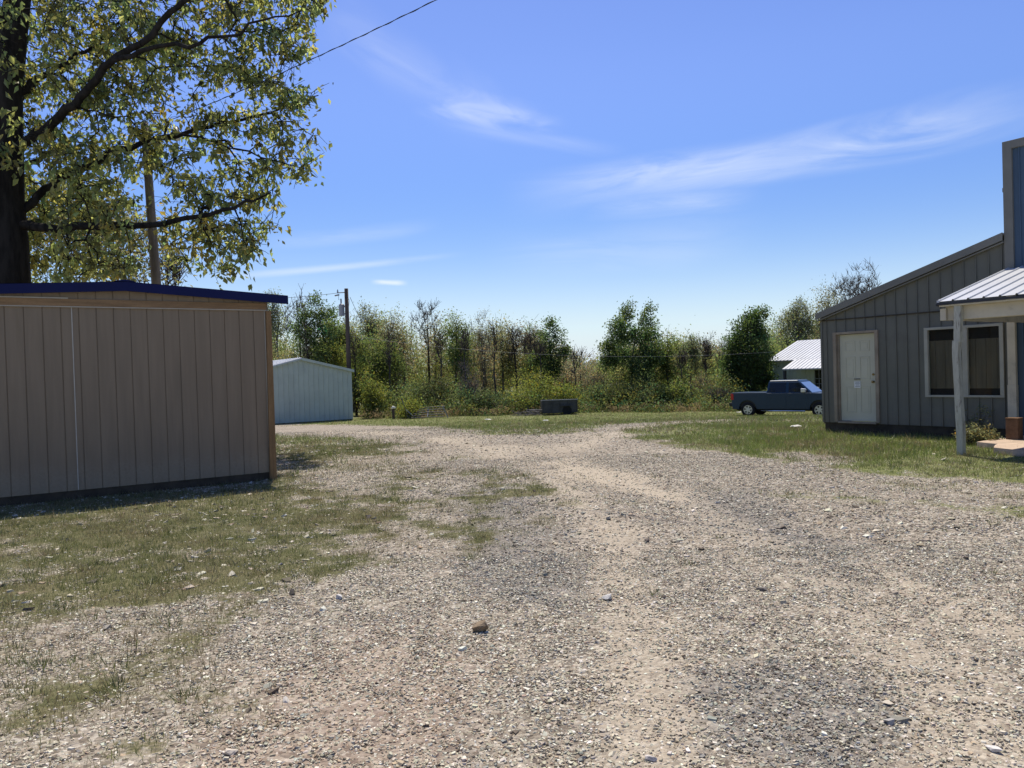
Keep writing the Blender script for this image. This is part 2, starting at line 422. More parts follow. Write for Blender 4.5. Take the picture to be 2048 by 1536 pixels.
# patches of turf (outline on the ground, density, soft edge as a share of distance)
GRASS = [
    (wpoly([(-900, 1000), (0, 975), (548, 935), (640, 950), (720, 975), (800, 950), (880, 975), (950, 1020), (860, 1070), (740, 1110), (640, 1150), (460, 1185), (280, 1230), (0, 1255), (-900, 1290)]), 0.90, 0.13),
    (wpoly([(-900, 1230), (0, 1235), (280, 1215), (520, 1160), (700, 1140), (620, 1250), (420, 1370), (160, 1500), (-900, 1530)]), 0.44, 0.15),
    (wpoly([(480, 874), (640, 876), (760, 886), (830, 905), (740, 915), (820, 945), (640, 940), (548, 925), (480, 930)]), 0.95, 0.03),
    (wpoly([(-300, 846), (480, 848), (700, 849), (880, 853), (960, 866), (1060, 870), (1150, 864), (1210, 852), (1320, 847), (1260, 860), (1270, 875), (1340, 890), (1500, 912), (1650, 934), (1900, 958), (2060, 972), (2900, 1010), (3600, 900), (2300, 812), (1600, 815), (1100, 816), (600, 816), (-300, 830)]), 1.0, 0.028),
    (wpoly([(1560, 990), (1760, 995), (1900, 1003), (2060, 1012), (2500, 1030), (2500, 1062), (2060, 1040), (1860, 1022), (1700, 1008)]), 0.62, 0.05),
    (wpoly([(1640, 950), (1900, 962), (2060, 975), (2500, 1000), (2500, 1030), (2060, 1010), (1800, 990)]), 0.35, 0.03),
    (wpoly([(720, 1000), (930, 1010), (960, 1060), (800, 1100), (640, 1150), (560, 1140)]), 0.35, 0.05),
    (wpoly([(130, 1350), (200, 1350), (205, 1390), (120, 1400)]), 0.75, 0.05),
]
BARE = [  # gravel or stones showing through the turf
    (wpoly([(1540, 908), (1600, 902), (1680, 915), (1690, 928), (1600, 932)]), 0.85, 0.02),
    (wpoly([(1180, 851), (1330, 843), (1480, 838), (1480, 841), (1330, 850), (1230, 862)]), 0.7, 0.02),
    (wpoly([(555, 945), (640, 915), (720, 915), (800, 935), (760, 985), (640, 975)]), 0.62, 0.03),
    (wpoly([(60, 1060), (0, 1060), (-200, 1080), (-200, 1110), (0, 1105), (110, 1090)]), 0.35, 0.03),
]
DUST = [  # pale fine-packed wheel tracks
    (wpoly([(1040, 925), (1130, 915), (1220, 935), (1330, 975), (1420, 1010), (1300, 1000), (1150, 955)]), 0.9),
    (wpoly([(1210, 1560), (1235, 1250), (1190, 1080), (1090, 960), (960, 905), (780, 872), (640, 866), (640, 862), (800, 864), (1000, 893), (1140, 945), (1260, 1060), (1330, 1250), (1360, 1560)]), 0.62),
    (wpoly([(1900, 1560), (1760, 1300), (1560, 1130), (1330, 1010), (1100, 915), (1010, 890), (1130, 902), (1400, 1000), (1660, 1110), (1900, 1270), (2080, 1450), (2060, 1560)]), 0.50),
    (wpoly([(1200, 866), (1330, 846), (1480, 838), (1480, 842), (1350, 851), (1240, 874), (1160, 905), (1100, 905)]), 0.6),
    (wpoly([(1690, 1120), (1800, 1140), (2060, 1230), (2060, 1290), (1830, 1215)]), 0.75),
    (wpoly([(1420, 1080), (1520, 1110), (1640, 1200), (1540, 1190)]), 0.5),
]
GREYG = [wpoly([(1390, 1365), (1560, 1345), (1760, 1370), (1800, 1440), (1640, 1530), (1440, 1480)]),
         wpoly([(930, 960), (1060, 980), (1130, 1080), (1120, 1200), (980, 1180), (900, 1060)]),
         wpoly([(1340, 990), (1500, 990), (1720, 1090), (1700, 1180), (1480, 1080)])]
PINKG = [wpoly([(480, 1320), (760, 1250), (980, 1330), (900, 1560), (380, 1560)])]

def turf(x, y):
    """turf density 0..1 and other ground tones at world points"""
    d = np.hypot(x, y)
    g = np.zeros(x.shape)
    nz = fbm(x, y, 0.9, 31, 5) - 0.5; n2 = fbm(x, y, 3.1, 57, 5) - 0.5
    for poly, den, soft in GRASS:
        w = soft * d + 0.05
        sd_ = poly_sd(poly, x, y) + (nz * 2.6 + n2 * 1.6) * w
        g = np.maximum(g, den * sstep(-w, w, sd_))
    for poly, den, soft in BARE:
        w = soft * d + 0.05
        g = g * (1 - den * sstep(-w, w, poly_sd(poly, x, y) + nz * w * 3.2))
    g = np.where(y > 47, np.maximum(g, sstep(46, 49, y)), g)
    g = np.clip(g * (1 + np.where(x < 0.5, 2.0, 1.2) * n2 + 0.9 * nz), 0, 1)
    return g

def tone(x, y):
    d = np.hypot(x, y); nz = fbm(x, y, 0.7, 91, 4) - 0.5
    du = np.zeros(x.shape); gr = np.zeros(x.shape); pk = np.zeros(x.shape)
    for poly, den in DUST:
        w = 0.035 * d; du = np.maximum(du, den * sstep(-w, w * 0.8, poly_sd(poly, x, y) + nz * w * 3))
    for poly in GREYG:
        w = 0.04 * d; gr = np.maximum(gr, sstep(-w, w, poly_sd(poly, x, y) + nz * w * 3))
    for poly in PINKG:
        w = 0.08 * d; pk = np.maximum(pk, sstep(-w, w, poly_sd(poly, x, y) + nz * w * 3))
    return du, gr, pk

# ground sheet: rows spaced by distance, out to the horizon; split into turf and gravel along their common edge
ys = np.concatenate([np.linspace(-6, 1.6, 12), np.exp(np.linspace(math.log(1.8), math.log(70), 560)), np.exp(np.linspace(math.log(75), math.log(4500), 40))])
ss = np.concatenate([np.linspace(-2.2, -0.86, 24, endpoint=False), np.linspace(-0.86, 0.86, 470), np.linspace(0.86, 2.2, 25)[1:]])
SX, YY = np.meshgrid(ss, ys)
XX = SX * (np.maximum(YY, 0) + 1.2)
ZZ = T(XX, YY)
near = 1 - sstep(10, 20, YY)
tg = turf(XX, YY); du, gr, pk = tone(XX, YY)
ZZ = ZZ + near * 0.012 * (fbm(XX, YY, 9.0, 5, 3) - 0.5) + 0.012 * tg * near * fbm(XX, YY, 12.0, 71, 2)
nr, nc = XX.shape
idx = np.arange(nr * nc).reshape(nr, nc)
F = np.stack([idx[:-1, :-1], idx[:-1, 1:], idx[1:, 1:], idx[1:, :-1]], -1).reshape(-1, 4)
VV = np.stack([XX, YY, ZZ], -1).reshape(-1, 3)
fm = tg.ravel()[F].mean(1)

def ground_material():
    m, t, out = material('ground')
    b = t.new('ShaderNodeBsdfPrincipled'); b.inputs['Roughness'].default_value = 0.95; b.inputs['Specular IOR Level'].default_value = 0.12
    a = t.new('ShaderNodeAttribute', attribute_name='Col'); sp = t.new('ShaderNodeSeparateColor'); t.link(a.outputs['Color'], sp.inputs[0])
    al = t.new('ShaderNodeAttribute', attribute_name='pink')
    turf_, dust_, grey_ = sp.outputs[0], sp.outputs[1], sp.outputs[2]
    tcn = t.new('ShaderNodeTexCoord'); v = tcn.outputs['Object']
    v1 = t.new('ShaderNodeTexVoronoi'); v1.inputs['Scale'].default_value = 42; t.link(v, v1.inputs['Vector'])
    v2 = t.new('ShaderNodeTexVoronoi'); v2.inputs['Scale'].default_value = 15; t.link(v, v2.inputs['Vector'])
    s1 = t.new('ShaderNodeSeparateColor'); t.link(v1.outputs['Color'], s1.inputs[0])
    s2 = t.new('ShaderNodeSeparateColor'); t.link(v2.outputs['Color'], s2.inputs[0])
    peb = t.ramp(s1.outputs[0], [(0, (0.03, 0.024, 0.017)), (0.3, (0.16, 0.133, 0.094)), (0.6, (0.34, 0.293, 0.214)), (0.85, (0.52, 0.465, 0.355)), (1, (0.62, 0.57, 0.47))])
    peb2 = t.ramp(s2.outputs[1], [(0, (0.12, 0.10, 0.08)), (0.45, (0.26, 0.21, 0.165)), (1, (0.46, 0.40, 0.33))])
    c = t.mix(0.42, peb, peb2)
    big = t.noise(v, 0.55, 5, 0.6); mid = t.noise(v, 2.6, 5, 0.65)
    c = t.mix(t.rng(big, 0.35, 0.68, 0, 0.35), c, (0.17, 0.135, 0.105))
    c = t.mix(t.rng(mid, 0.5, 0.75, 0, 0.4), c, (0.40, 0.335, 0.255))
    c = t.mix(t.math('MULTIPLY', grey_, 0.8), c, t.mix(0.6, c, (0.15, 0.142, 0.13)))
    c = t.mix(t.math('MULTIPLY', al.outputs['Fac'], 0.35), c, (0.33, 0.235, 0.175))
    fine = t.noise(v, 30, 4, 0.7)
    c = t.mix(t.math('MULTIPLY', dust_, t.rng(fine, 0.25, 0.6, 0.55, 1.0)), c, (0.43, 0.362, 0.268))
    gn = t.noise(v, 5.5, 6, 0.7); gf = t.noise(v, 55, 3, 0.7)
    gc = t.mix(t.rng(gn, 0.32, 0.66), (0.100, 0.100, 0.042), (0.195, 0.178, 0.092))
    gc = t.mix(t.rng(t.noise(v, 1.1, 5, 0.65), 0.42, 0.68, 0, 0.6), gc, (0.185, 0.150, 0.085))
    gc = t.mix(t.rng(gf, 0.35, 0.62, 0, 0.55), gc, (0.045, 0.052, 0.018))
    sxx = t.new('ShaderNodeSeparateXYZ'); t.link(v, sxx.inputs[0])
    gc = t.mix(t.math('MAXIMUM', t.rng(sxx.outputs[0], 0.0, 5.0, 0, 0.8), t.rng(sxx.outputs[1], 15.0, 26.0, 0, 0.9)), gc, t.mix(t.rng(gn, 0.32, 0.66), (0.122, 0.146, 0.046), (0.220, 0.222, 0.092)))
    edge = t.math('ADD', turf_, t.math('MULTIPLY', t.math('SUBTRACT', t.noise(v, 16.0, 6, 0.85), 0.5), 1.9))
    c = t.mix(t.rng(edge, 0.25, 0.75), c, gc)
    t.link(c, b.inputs['Base Color'])
    bp = t.new('ShaderNodeBump'); bp.inputs['Strength'].default_value = 0.9; bp.inputs['Distance'].default_value = 0.012
    hgt = t.math('ADD', t.math('MULTIPLY', v1.outputs['Distance'], -1.0), t.math('MULTIPLY', v2.outputs['Distance'], -0.8))
    t.link(t.math('ADD', hgt, t.math('MULTIPLY', gf, 0.8)), bp.inputs['Height']); t.link(bp.outputs[0], b.inputs['Normal'])
    t.link(b.outputs[0], out.inputs[0])
    return m
M['ground'] = ground_material()

def ground_part(name, faces):
    used = np.unique(faces); remap = np.full(len(VV), -1, np.int64); remap[used] = np.arange(len(used))
    col = np.stack([tg.ravel()[used], du.ravel()[used], gr.ravel()[used]], -1)
    o = quads(name, VV[used], remap[faces], M['ground'], None, True, col)
    a = o.data.attributes.new('pink', 'FLOAT', 'POINT'); a.data.foreach_set('value', pk.ravel()[used].astype(np.float32))
    return tag(o, kind='structure')
ground_part('gravel_drive', F[fm <= 0.42])
ground_part('ground', F[fm > 0.42])

# ------------------------------------------------------------------ loose stones (stuff) and grass (stuff)
def stones(n, y0, y1, smin, smax, dens, seed, flat=0.65):
    r = np.random.RandomState(seed)
    y = np.sqrt(r.uniform(y0 * y0, y1 * y1, n)); x = r.uniform(-0.72, 0.74, n) * y; x = x * (1 + 1.6 / (0.73 * y))
    keep = r.uniform(0, 1, n) < dens(x, y, r)
    x = x[keep]; y = y[keep]; n = len(x)
    size = smin * (smax / smin) ** (r.uniform(0, 1, n) ** 2.2)
    z = T(x, y) + size * 0.10
    cube = np.array([(-1, -1, -1), (1, -1, -1), (1, 1, -1), (-1, 1, -1), (-1, -1, 1), (1, -1, 1), (1, 1, 1), (-1, 1, 1)], float) * 0.5
    V = cube[None] * (1 + 0 * x[:, None, None])
    V = V * r.uniform(0.55, 1.0, (n, 8, 1)) + r.uniform(-0.16, 0.16, (n, 8, 3))
    V[:, 4:, :2] *= r.uniform(0.65, 1.05, (n, 1, 1))
    sc = np.stack([r.uniform(0.75, 1.35, n), r.uniform(0.6, 1.0, n), r.uniform(0.25, flat, n)], -1)
    V = V * sc[:, None, :] * size[:, None, None]
    a, b, c = r.uniform(0, 6.283, n), r.normal(0, 0.20, n), r.normal(0, 0.24, n)
    ca, sa, cb, sb, cc, sc_ = np.cos(a), np.sin(a), np.cos(b), np.sin(b), np.cos(c), np.sin(c)
    X, Y, Z = V[..., 0], V[..., 1], V[..., 2]
    Y, Z = Y * cb[:, None] - Z * sb[:, None], Y * sb[:, None] + Z * cb[:, None]
    X, Z = X * cc[:, None] + Z * sc_[:, None], -X * sc_[:, None] + Z * cc[:, None]
    X, Y = X * ca[:, None] - Y * sa[:, None], X * sa[:, None] + Y * ca[:, None]
    V = np.stack([X + x[:, None], Y + y[:, None], Z + z[:, None]], -1).reshape(-1, 3)
    q = np.array([(0, 3, 2, 1), (4, 5, 6, 7), (0, 1, 5, 4), (1, 2, 6, 5), (2, 3, 7, 6), (3, 0, 4, 7)])
    Fq = (np.arange(n)[:, None, None] * 8 + q[None]).reshape(-1, 4)
    du_, gr_, pk_ = tone(x, y)
    base = np.array([(0.425, 0.372, 0.268), (0.58, 0.522, 0.395), (0.72, 0.675, 0.545), (0.145, 0.12, 0.088), (0.41, 0.315, 0.215), (0.31, 0.298, 0.25)])
    pr = np.tile(np.array([0.34, 0.27, 0.12, 0.10, 0.09, 0.08]), (n, 1))
    pr[:, 5] += 0.75 * gr_; pr[:, 3] += 0.30 * gr_; pr[:, 4] += 0.22 * pk_; pr[:, 1] += 0.3 * du_
    pr /= pr.sum(1, keepdims=True)
    k = (pr.cumsum(1) < r.uniform(0, 1, (n, 1))).sum(1).clip(0, 5)
    c_ = base[k] * r.uniform(0.72, 1.2, (n, 1)) * r.uniform(0.95, 1.05, (n, 3))
    return V, Fq, np.repeat(c_, 8, 0)

def merge(*parts):
    vs, fs, cs = [], [], []; b = 0
    for v, f, c in parts:
        vs.append(v); fs.append(f + b); cs.append(c); b += len(v)
    return np.concatenate(vs), np.concatenate(fs), np.concatenate(cs)

def dens_gravel(x, y, r):
    t_ = turf(x, y); du_, _, _ = tone(x, y)
    return np.clip((1 - 0.75 * t_) * (1 - 0.85 * du_) * (0.55 + 0.9 * fbm(x, y, 1.7, 201, 4)), 0, 1)
def dens_mid(x, y, r): return dens_gravel(x, y, r) * 0.9
STONE_POLY = wpoly([(540, 960), (640, 925), (760, 935), (820, 960), (700, 1010), (600, 1000)])
def STONY(x, y): return sstep(-0.8, 0.8, poly_sd(STONE_POLY, x, y))
def dens_turf(x, y, r):
    g = turf(x, y); return np.clip(sstep(0.12, 0.4, g) * sstep(0.40, 0.70, fbm(x, y, 0.8, 301, 4)) * (x < 1) * (0.75 + 1.5 * STONY(x, y)) + 0.04, 0, 1)
sv, sf, sc = merge(stones(380000, 2.6, 6.5, 0.006, 0.0235, dens_gravel, 11), stones(230000, 6.5, 14, 0.011, 0.029, dens_mid, 12),
                   stones(90000, 14, 30, 0.018, 0.042, dens_mid, 13), stones(1500, 2.6, 12, 0.03, 0.06, dens_mid, 14),
                   stones(60000, 5, 24, 0.016, 0.085, dens_turf, 15, 0.35))
tag(quads('gravel', sv, sf, M['stone'], None, False, sc), 'loose crushed gravel and pale stones scattered over the drive', 'gravel', kind='stuff')

def blades(n, y0, y1, hmin, hmax, wid, seed, power=1.0, xr=(-0.74, 0.76)):
    r = np.random.RandomState(seed)
    y = np.sqrt(r.uniform(y0 * y0, y1 * y1, n)); x = r.uniform(xr[0], xr[1], n) * y; x = x * (1 + 1.2 / (0.73 * y))
    g = turf(x, y) ** power * (0.45 + 1.0 * fbm(x, y, 2.2, 401, 3))
    if xr[0] > 0: g = g * sstep(xr[0], xr[0] + 0.18, x / y)
    k = r.uniform(0, 1, n) < g
    x = x[k]; y = y[k]; n = len(x)
    z = T(x, y)
    lush = fbm(x, y, 0.6, 411, 4)
    h = r.uniform(hmin, hmax, n) * (0.5 + 1.0 * lush)
    th = r.uniform(0, 6.283, n); lean = np.abs(r.normal(0, 0.55, n)); ld = r.uniform(0, 6.283, n)
    w = wid * r.uniform(0.6, 1.3, n)
    b0 = np.stack([x - np.cos(th) * w, y - np.sin(th) * w, z - 0.005], -1)
    b1 = np.stack([x + np.cos(th) * w, y + np.sin(th) * w, z - 0.005], -1)
    tp = np.stack([x + np.cos(ld) * lean * h, y + np.sin(ld) * lean * h, z + h], -1)
    V = np.stack([b0, b1, tp], 1).reshape(-1, 3)
    F3 = np.arange(n * 3).reshape(n, 3)
    dry = sstep(0.48, 0.70, fbm(x, y, 1.9, 421, 4) + r.normal(0, 0.12, n))
    lg = np.maximum(sstep(0.0, 4.0, x), sstep(15, 26, y))[:, None]
    c = (1 - dry[:, None]) * (np.array([0.138, 0.158, 0.056]) * (1 - lg) + lg * np.array([0.148, 0.200, 0.052])) + dry[:, None] * np.array([0.22, 0.185, 0.095])
    c = c * r.uniform(0.7, 1.35, (n, 1))
    return V, F3, np.repeat(c, 3, 0)
def clumps(n, y0, y1, per, hmin, hmax, wid, rad, seed, col):
    r = np.random.RandomState(seed); y = np.sqrt(r.uniform(y0 * y0, y1 * y1, n)); x = r.uniform(-0.74, 0.76, n) * y
    k = r.uniform(0, 1, n) < (turf(x, y) * 1.1 + 0.012); x = x[k]; y = y[k]; n = len(x); sc_ = r.uniform(0.5, 1.3, n)
    X = np.repeat(x, per) + r.normal(0, rad, n * per) * np.repeat(sc_, per); Y = np.repeat(y, per) + r.normal(0, rad, n * per) * np.repeat(sc_, per)
    m = n * per; th = r.uniform(0, 6.283, m); h = r.uniform(hmin, hmax, m) * np.repeat(sc_, per); dx = (X - np.repeat(x, per)) * 1.2 + r.normal(0, 0.3, m) * h; dy = (Y - np.repeat(y, per)) * 1.2 + r.normal(0, 0.3, m) * h
    z = T(X, Y); w = wid * r.uniform(0.6, 1.3, m)
    V = np.stack([np.stack([X - np.cos(th) * w, Y - np.sin(th) * w, z - 0.01], -1), np.stack([X + np.cos(th) * w, Y + np.sin(th) * w, z - 0.01], -1), np.stack([X + dx, Y + dy, z + h], -1)], 1).reshape(-1, 3)
    cm = np.repeat(np.where(r.uniform(0, 1, (n, 1)) < 0.3, np.array([[0.21, 0.18, 0.10]]), np.array([col])), per, 0) * r.uniform(0.6, 1.4, (m, 1))
    return V, np.arange(m * 3).reshape(m, 3), np.repeat(cm, 3, 0)
gv, gf_, gc = merge(clumps(2600, 3.5, 13, 26, 0.03, 0.085, 0.003, 0.035, 31, (0.085, 0.105, 0.034)), clumps(3800, 12, 32, 18, 0.05, 0.14, 0.006, 0.06, 32, (0.105, 0.138, 0.042)),
                    blades(190000, 2.6, 9, 0.015, 0.05, 0.0022, 21, 1.0, (-0.74, 0.05)), blades(220000, 9, 18, 0.022, 0.065, 0.0040, 22),
                    blades(150000, 18, 48, 0.03, 0.10, 0.011, 23), blades(60000, 12, 22, 0.04, 0.13, 0.005, 24, 1.5, (0.18, 0.76)))
tag(quads('grass', gv, gf_, M['grass'], None, False, gc), 'short patchy grass growing along the drive and round the buildings', 'grass', kind='stuff')

# ------------------------------------------------------------------ tan shed with blue roof (nearest building)
C0 = at(548, 957, 12.0)
zs = 0.0
shed = tag(empty('tan_shed', (C0[0], C0[1], zs), math.radians(33)), 'tan board-sided shed with blue metal roof beside the drive', 'shed')
SW, SD = 4.0, 5.5                                   # x runs 0 (right corner) .. -SW, y away
def shed_top(x): return 3.005 - 0.058 * abs(x + 2.0)
def groove_profile(x0, x1, pitch, gw, depth):
    pr = [(x0, 0.0)]; x = x0 + pitch * 0.62
    while x < x1 - gw:
        pr += [(x, 0.0), (x + 0.002, depth), (x + gw, depth), (x + gw + 0.002, 0.0)]; x += pitch
    return pr + [(x1, 0.0)]
pr = groove_profile(-SW, -0.035, 0.2135, 0.011, 0.010)
mb = MB()
mb.sheet_profile(pr, lambda a, b: (a, b, 0.135), lambda a, b: (a, b, shed_top(a) - 0.10))
mb.box(-SW, 0.0, 0.03, 0.09, 0.10, 2.84)
mb.box(-0.09, -0.005, 0.02, SD, 0.10, 2.84)
mb.box(-SW, -SW + 0.08, 0.09, SD, 0.10, 2.84)
mb.box(-SW, 0.0, SD, SD + 0.08, 0.10, 2.84)
mb.build('wall', M['tan_siding'], shed)
mb = MB(); mb.box(-SW, -0.03, -0.026, -0.001, 2.655, 2.755); mb.build('header_board', M['new_wood'], shed, bevel=0.004)
mb = MB(); mb.box(-SW, -0.03, -0.030, -0.0005, 2.640, 2.6545); mb.box(-SW, -2.7, -0.0275, -0.0005, 2.7555, 2.772); mb.build('trim_strip', M['white_trim'], shed)
mb = MB(); mb.hexa([(-0.072, -0.045, -0.02), (0.035, -0.045, -0.02), (0.035, 0.018, -0.02), (-0.072, 0.018, -0.02)],
                   [(-0.042, -0.045, 2.64), (0.035, -0.045, 2.64), (0.035, 0.018, 2.64), (-0.042, 0.018, 2.64)])
mb.build('corner_post', M['new_wood_upright'], shed, bevel=0.006)
mb = MB(); mb.box(-0.066, -0.052, -0.008, -0.0005, 0.14, 2.638); mb.build('corner_trim', M['white_trim'], shed)
mb = MB(); mb.box(-2.668, -2.657, -0.006, 0.004, 0.14, 2.70); mb.build('sealant_line', M['caulk'], shed)
mb = MB(); mb.box(-SW, -0.06, 0.012, 0.12, -0.15, 0.134); mb.build('footing', M['footing'], shed)
# roof: ribbed blue sheets with a deep front fascia and a ridge cap
mb = MB()
for sgn in (-1, 1):
    xe = -2.0 + sgn * 2.29
    ribs = []
    y = -0.10
    while y < SD + 0.25:
        ribs += [(y, 0.0), (y + 0.20, 0.0), (y + 0.215, 0.018), (y + 0.235, 0.018)]; y += 0.25
    ribs += [(y, 0.0)]
    mb.sheet_profile(ribs, lambda a, b, xe=xe: (xe, a, shed_top(xe) + 0.006 + b), lambda a, b: (-2.0, a, shed_top(-2.0) + 0.006 + b))
mb.build('roof', M['blue_roof'], shed)
mb = MB()
th = 0.128
for sgn in (-1, 1):
    xe = -2.0 + sgn * 2.285
    q = [(-2.0, shed_top(-2.0) - th), (xe, shed_top(xe) - th), (xe, shed_top(xe)), (-2.0, shed_top(-2.0))]
    if sgn < 0: q = q[::-1]
    mb.prism_xz(q, -0.115, -0.09)
mb.build('fascia', M['blue_roof'], shed)
mb = MB()
mb.prism_xz([(-2.14, shed_top(-2.14) + 0.012), (-1.86, shed_top(-1.86) + 0.012), (-1.90, 3.02), (-2.0, 3.036), (-2.10, 3.02)], -0.125, SD + 0.25)
mb.build('ridge_cap', M['blue_roof'], shed)

# ------------------------------------------------------------------ grey workshop with storefront and porch
A0 = at(1647, 858, 17.6)
bld = tag(empty('grey_workshop', (A0[0], A0[1], 0.03), math.radians(-55)), 'grey metal-sided building with tall blue storefront and a tin-roofed porch', 'building')
def rib_profile(x0, x1, pitch, off):
    pr = [(x0, 0.0)]; x = x0 + off
    while x < x1 - 0.04:
        pr += [(x, 0.0), (x + 0.006, -0.026), (x + 0.022, -0.026), (x + 0.028, 0.0)]; x += pitch
    return pr + [(x1, 0.0)]
def rake(x): return 2.685 + 0.305 * x
D0, D1, DZ0, DZ1 = 0.385, 1.285, 0.215, 2.16          # door opening
W0, W1, WZ0, WZ1 = 2.36, 3.79, 0.78, 2.185           # window opening
GX = 3.86
pr = rib_profile(0.0, GX, 0.2285, 0.13)
def clip_prof(pr, x0, x1):
    xs = [p[0] for p in pr]; out = []
    def yv(x): return float(np.interp(x, xs, [p[1] for p in pr]))
    out.append((x0, yv(x0))); out += [p for p in pr if x0 < p[0] < x1]; out.append((x1, yv(x1)))
    return out
mb = MB()
SEAM = 2.497
def strip(x0, x1, z0, z1):
    q = clip_prof(pr, x0, x1)
    mb.sheet_profile(q, lambda a, b: (a, b, z0), (lambda a, b: (a, b, z1)) if not callable(z1) else (lambda a, b: (a, b, z1(a))))
strip(0, D0 - 0.05, 0.19, SEAM); strip(D0 - 0.05, D1 + 0.05, DZ1 + 0.05, SEAM); strip(D1 + 0.05, W0, 0.19, SEAM)
strip(W0, W1, 0.19, WZ0); strip(W0, W1, WZ1, SEAM); strip(W1, GX, 0.19, SEAM)
q = clip_prof(pr, 0, GX)
mb.sheet_profile(q, lambda a, b: (a, b - 0.004, SEAM + 0.014), lambda a, b: (a, b - 0.004, rake(a) - 0.12)); mb.box(0.0, GX, 0.012, 0.03, SEAM - 0.05, SEAM + 0.06); sm_ = MB(); sm_.box(0.045, GX - 0.002, -0.030, -0.004, SEAM - 0.012, SEAM + 0.0135); sm_.build('seam_shadow_strip', M['footing'], bld)  # dark strip paints in the shadow of the gap between the two sheets
mb.box(-0.005, 0.04, -0.022, 0.03, 0.19, 2.62)                       # corner flashing
mb.box(0.0, 0.06, 0.03, 9.0, 0.15, 2.60)                             # far side wall
mb.box(0.0, 12.0, 9.0, 9.1, 0.1, 2.6)
mb.build('wall', M['grey_siding'], bld)
mb = MB(); mb.box(0.03, GX, 0.03, 0.15, -0.3, 0.188); mb.build('foundation', M['footing'], bld)
mb = MB(); mb.hexa([(-0.06, -0.10, rake(-0.06) - 0.04), (GX, -0.10, rake(GX) - 0.04), (GX, 9.2, rake(GX) - 0.04), (-0.06, 9.2, rake(-0.06) - 0.04)],
                   [(-0.06, -0.10, rake(-0.06) - 0.005), (GX, -0.10, rake(GX) - 0.005), (GX, 9.2, rake(GX) - 0.005), (-0.06, 9.2, rake(-0.06) - 0.005)])
mb.build('roof', M['grey_trim'], bld)
mb = MB(); mb.prism_xz([(-0.06, rake(-0.06) - 0.145), (GX, rake(GX) - 0.145), (GX, rake(GX)), (-0.06, rake(-0.06))], -0.125, -0.1015)
mb.prism_xz([(-0.04, rake(-0.04) - 0.19), (GX, rake(GX) - 0.19), (GX, rake(GX) - 0.165), (-0.04, rake(-0.04) - 0.165)], -0.10, -0.03)
mb.build('fascia', M['grey_trim'], bld)
# door
fr = MB(); w = 0.055
fr.box(D0 - w - 0.02, D0, -0.045, 0.03, DZ0, DZ1 + w); fr.box(D1, D1 + w + 0.02, -0.045, 0.03, DZ0, DZ1 + w); fr.box(D0, D1, -0.045, 0.03, DZ1, DZ1 + w); fr.box(D0, D1, -0.05, 0.06, DZ0 - 0.03, DZ0 + 0.012)
fr.box(D0, D0 + 0.035, 0.02, 0.075, DZ0 + 0.012, DZ1); fr.box(D1 - 0.03, D1, 0.02, 0.075, DZ0 + 0.012, DZ1)
fro = fr.build('door_frame', M['door_frame'], bld, bevel=0.004)
dx0, dx1, dz0, dz1 = D0 + 0.036, D1 - 0.031, DZ0 + 0.02, DZ1 - 0.006
dm = MB(); dm.box(dx0, dx1, 0.055, 0.095, dz0, dz1)
dw = dx1 - dx0
for (a0, a1) in ((0.16, 0.44), (0.56, 0.84)):
    for (b0, b1) in ((0.10, 0.40), (0.48, 0.74), (0.80, 0.92)):
        X0, X1, Z0, Z1 = dx0 + dw * a0, dx0 + dw * a1, dz0 + (dz1 - dz0) * b0, dz0 + (dz1 - dz0) * b1
        e = 0.018
        dm.box(X0, X1, 0.046, 0.0549, Z0, Z0 + e); dm.box(X0, X1, 0.046, 0.0549, Z1 - e, Z1)
        dm.box(X0, X0 + e, 0.046, 0.0549, Z0 + e, Z1 - e); dm.box(X1 - e, X1, 0.046, 0.0549, Z0 + e, Z1 - e)
        dm.box(X0 + 0.05, X1 - 0.05, 0.049, 0.0549, Z0 + 0.05, Z1 - 0.05)
door = dm.build('door', M['door_white'], bld, bevel=0.002)
kb = MB(); kb.tube([(dx1 - 0.06, 0.054, 1.10), (dx1 - 0.06, 0.03, 1.10), (dx1 - 0.06, 0.005, 1.10)], [0.026, 0.012, 0.028], 12); kb.build('handle', M['brass'], door, True)
kb = MB(); kb.tube([(dx1 - 0.06, 0.054, 1.26), (dx1 - 0.06, 0.036, 1.26)], 0.024, 12); kb.build('lock', M['brass'], door, True)
nm = MB(); nx = (dx0 + dx1) / 2
nm.box(nx - 0.085, nx + 0.06, 0.0405, 0.0455, 0.97, 1.11); nm.build('notice', M['paper'], door)
nm = MB()
for k, (wa, wb) in enumerate(((-0.06, 0.04), (-0.065, 0.045), (-0.05, 0.035), (-0.06, 0.045))):
    nm.box(nx + wa, nx + wb, 0.0385, 0.0404, 1.088 - k * 0.03, 1.096 - k * 0.03)
nm.box(nx - 0.085, nx + 0.06, 0.0395, 0.0454, 1.155, 1.172)
nm.build('notice_print', M['ink'], door)
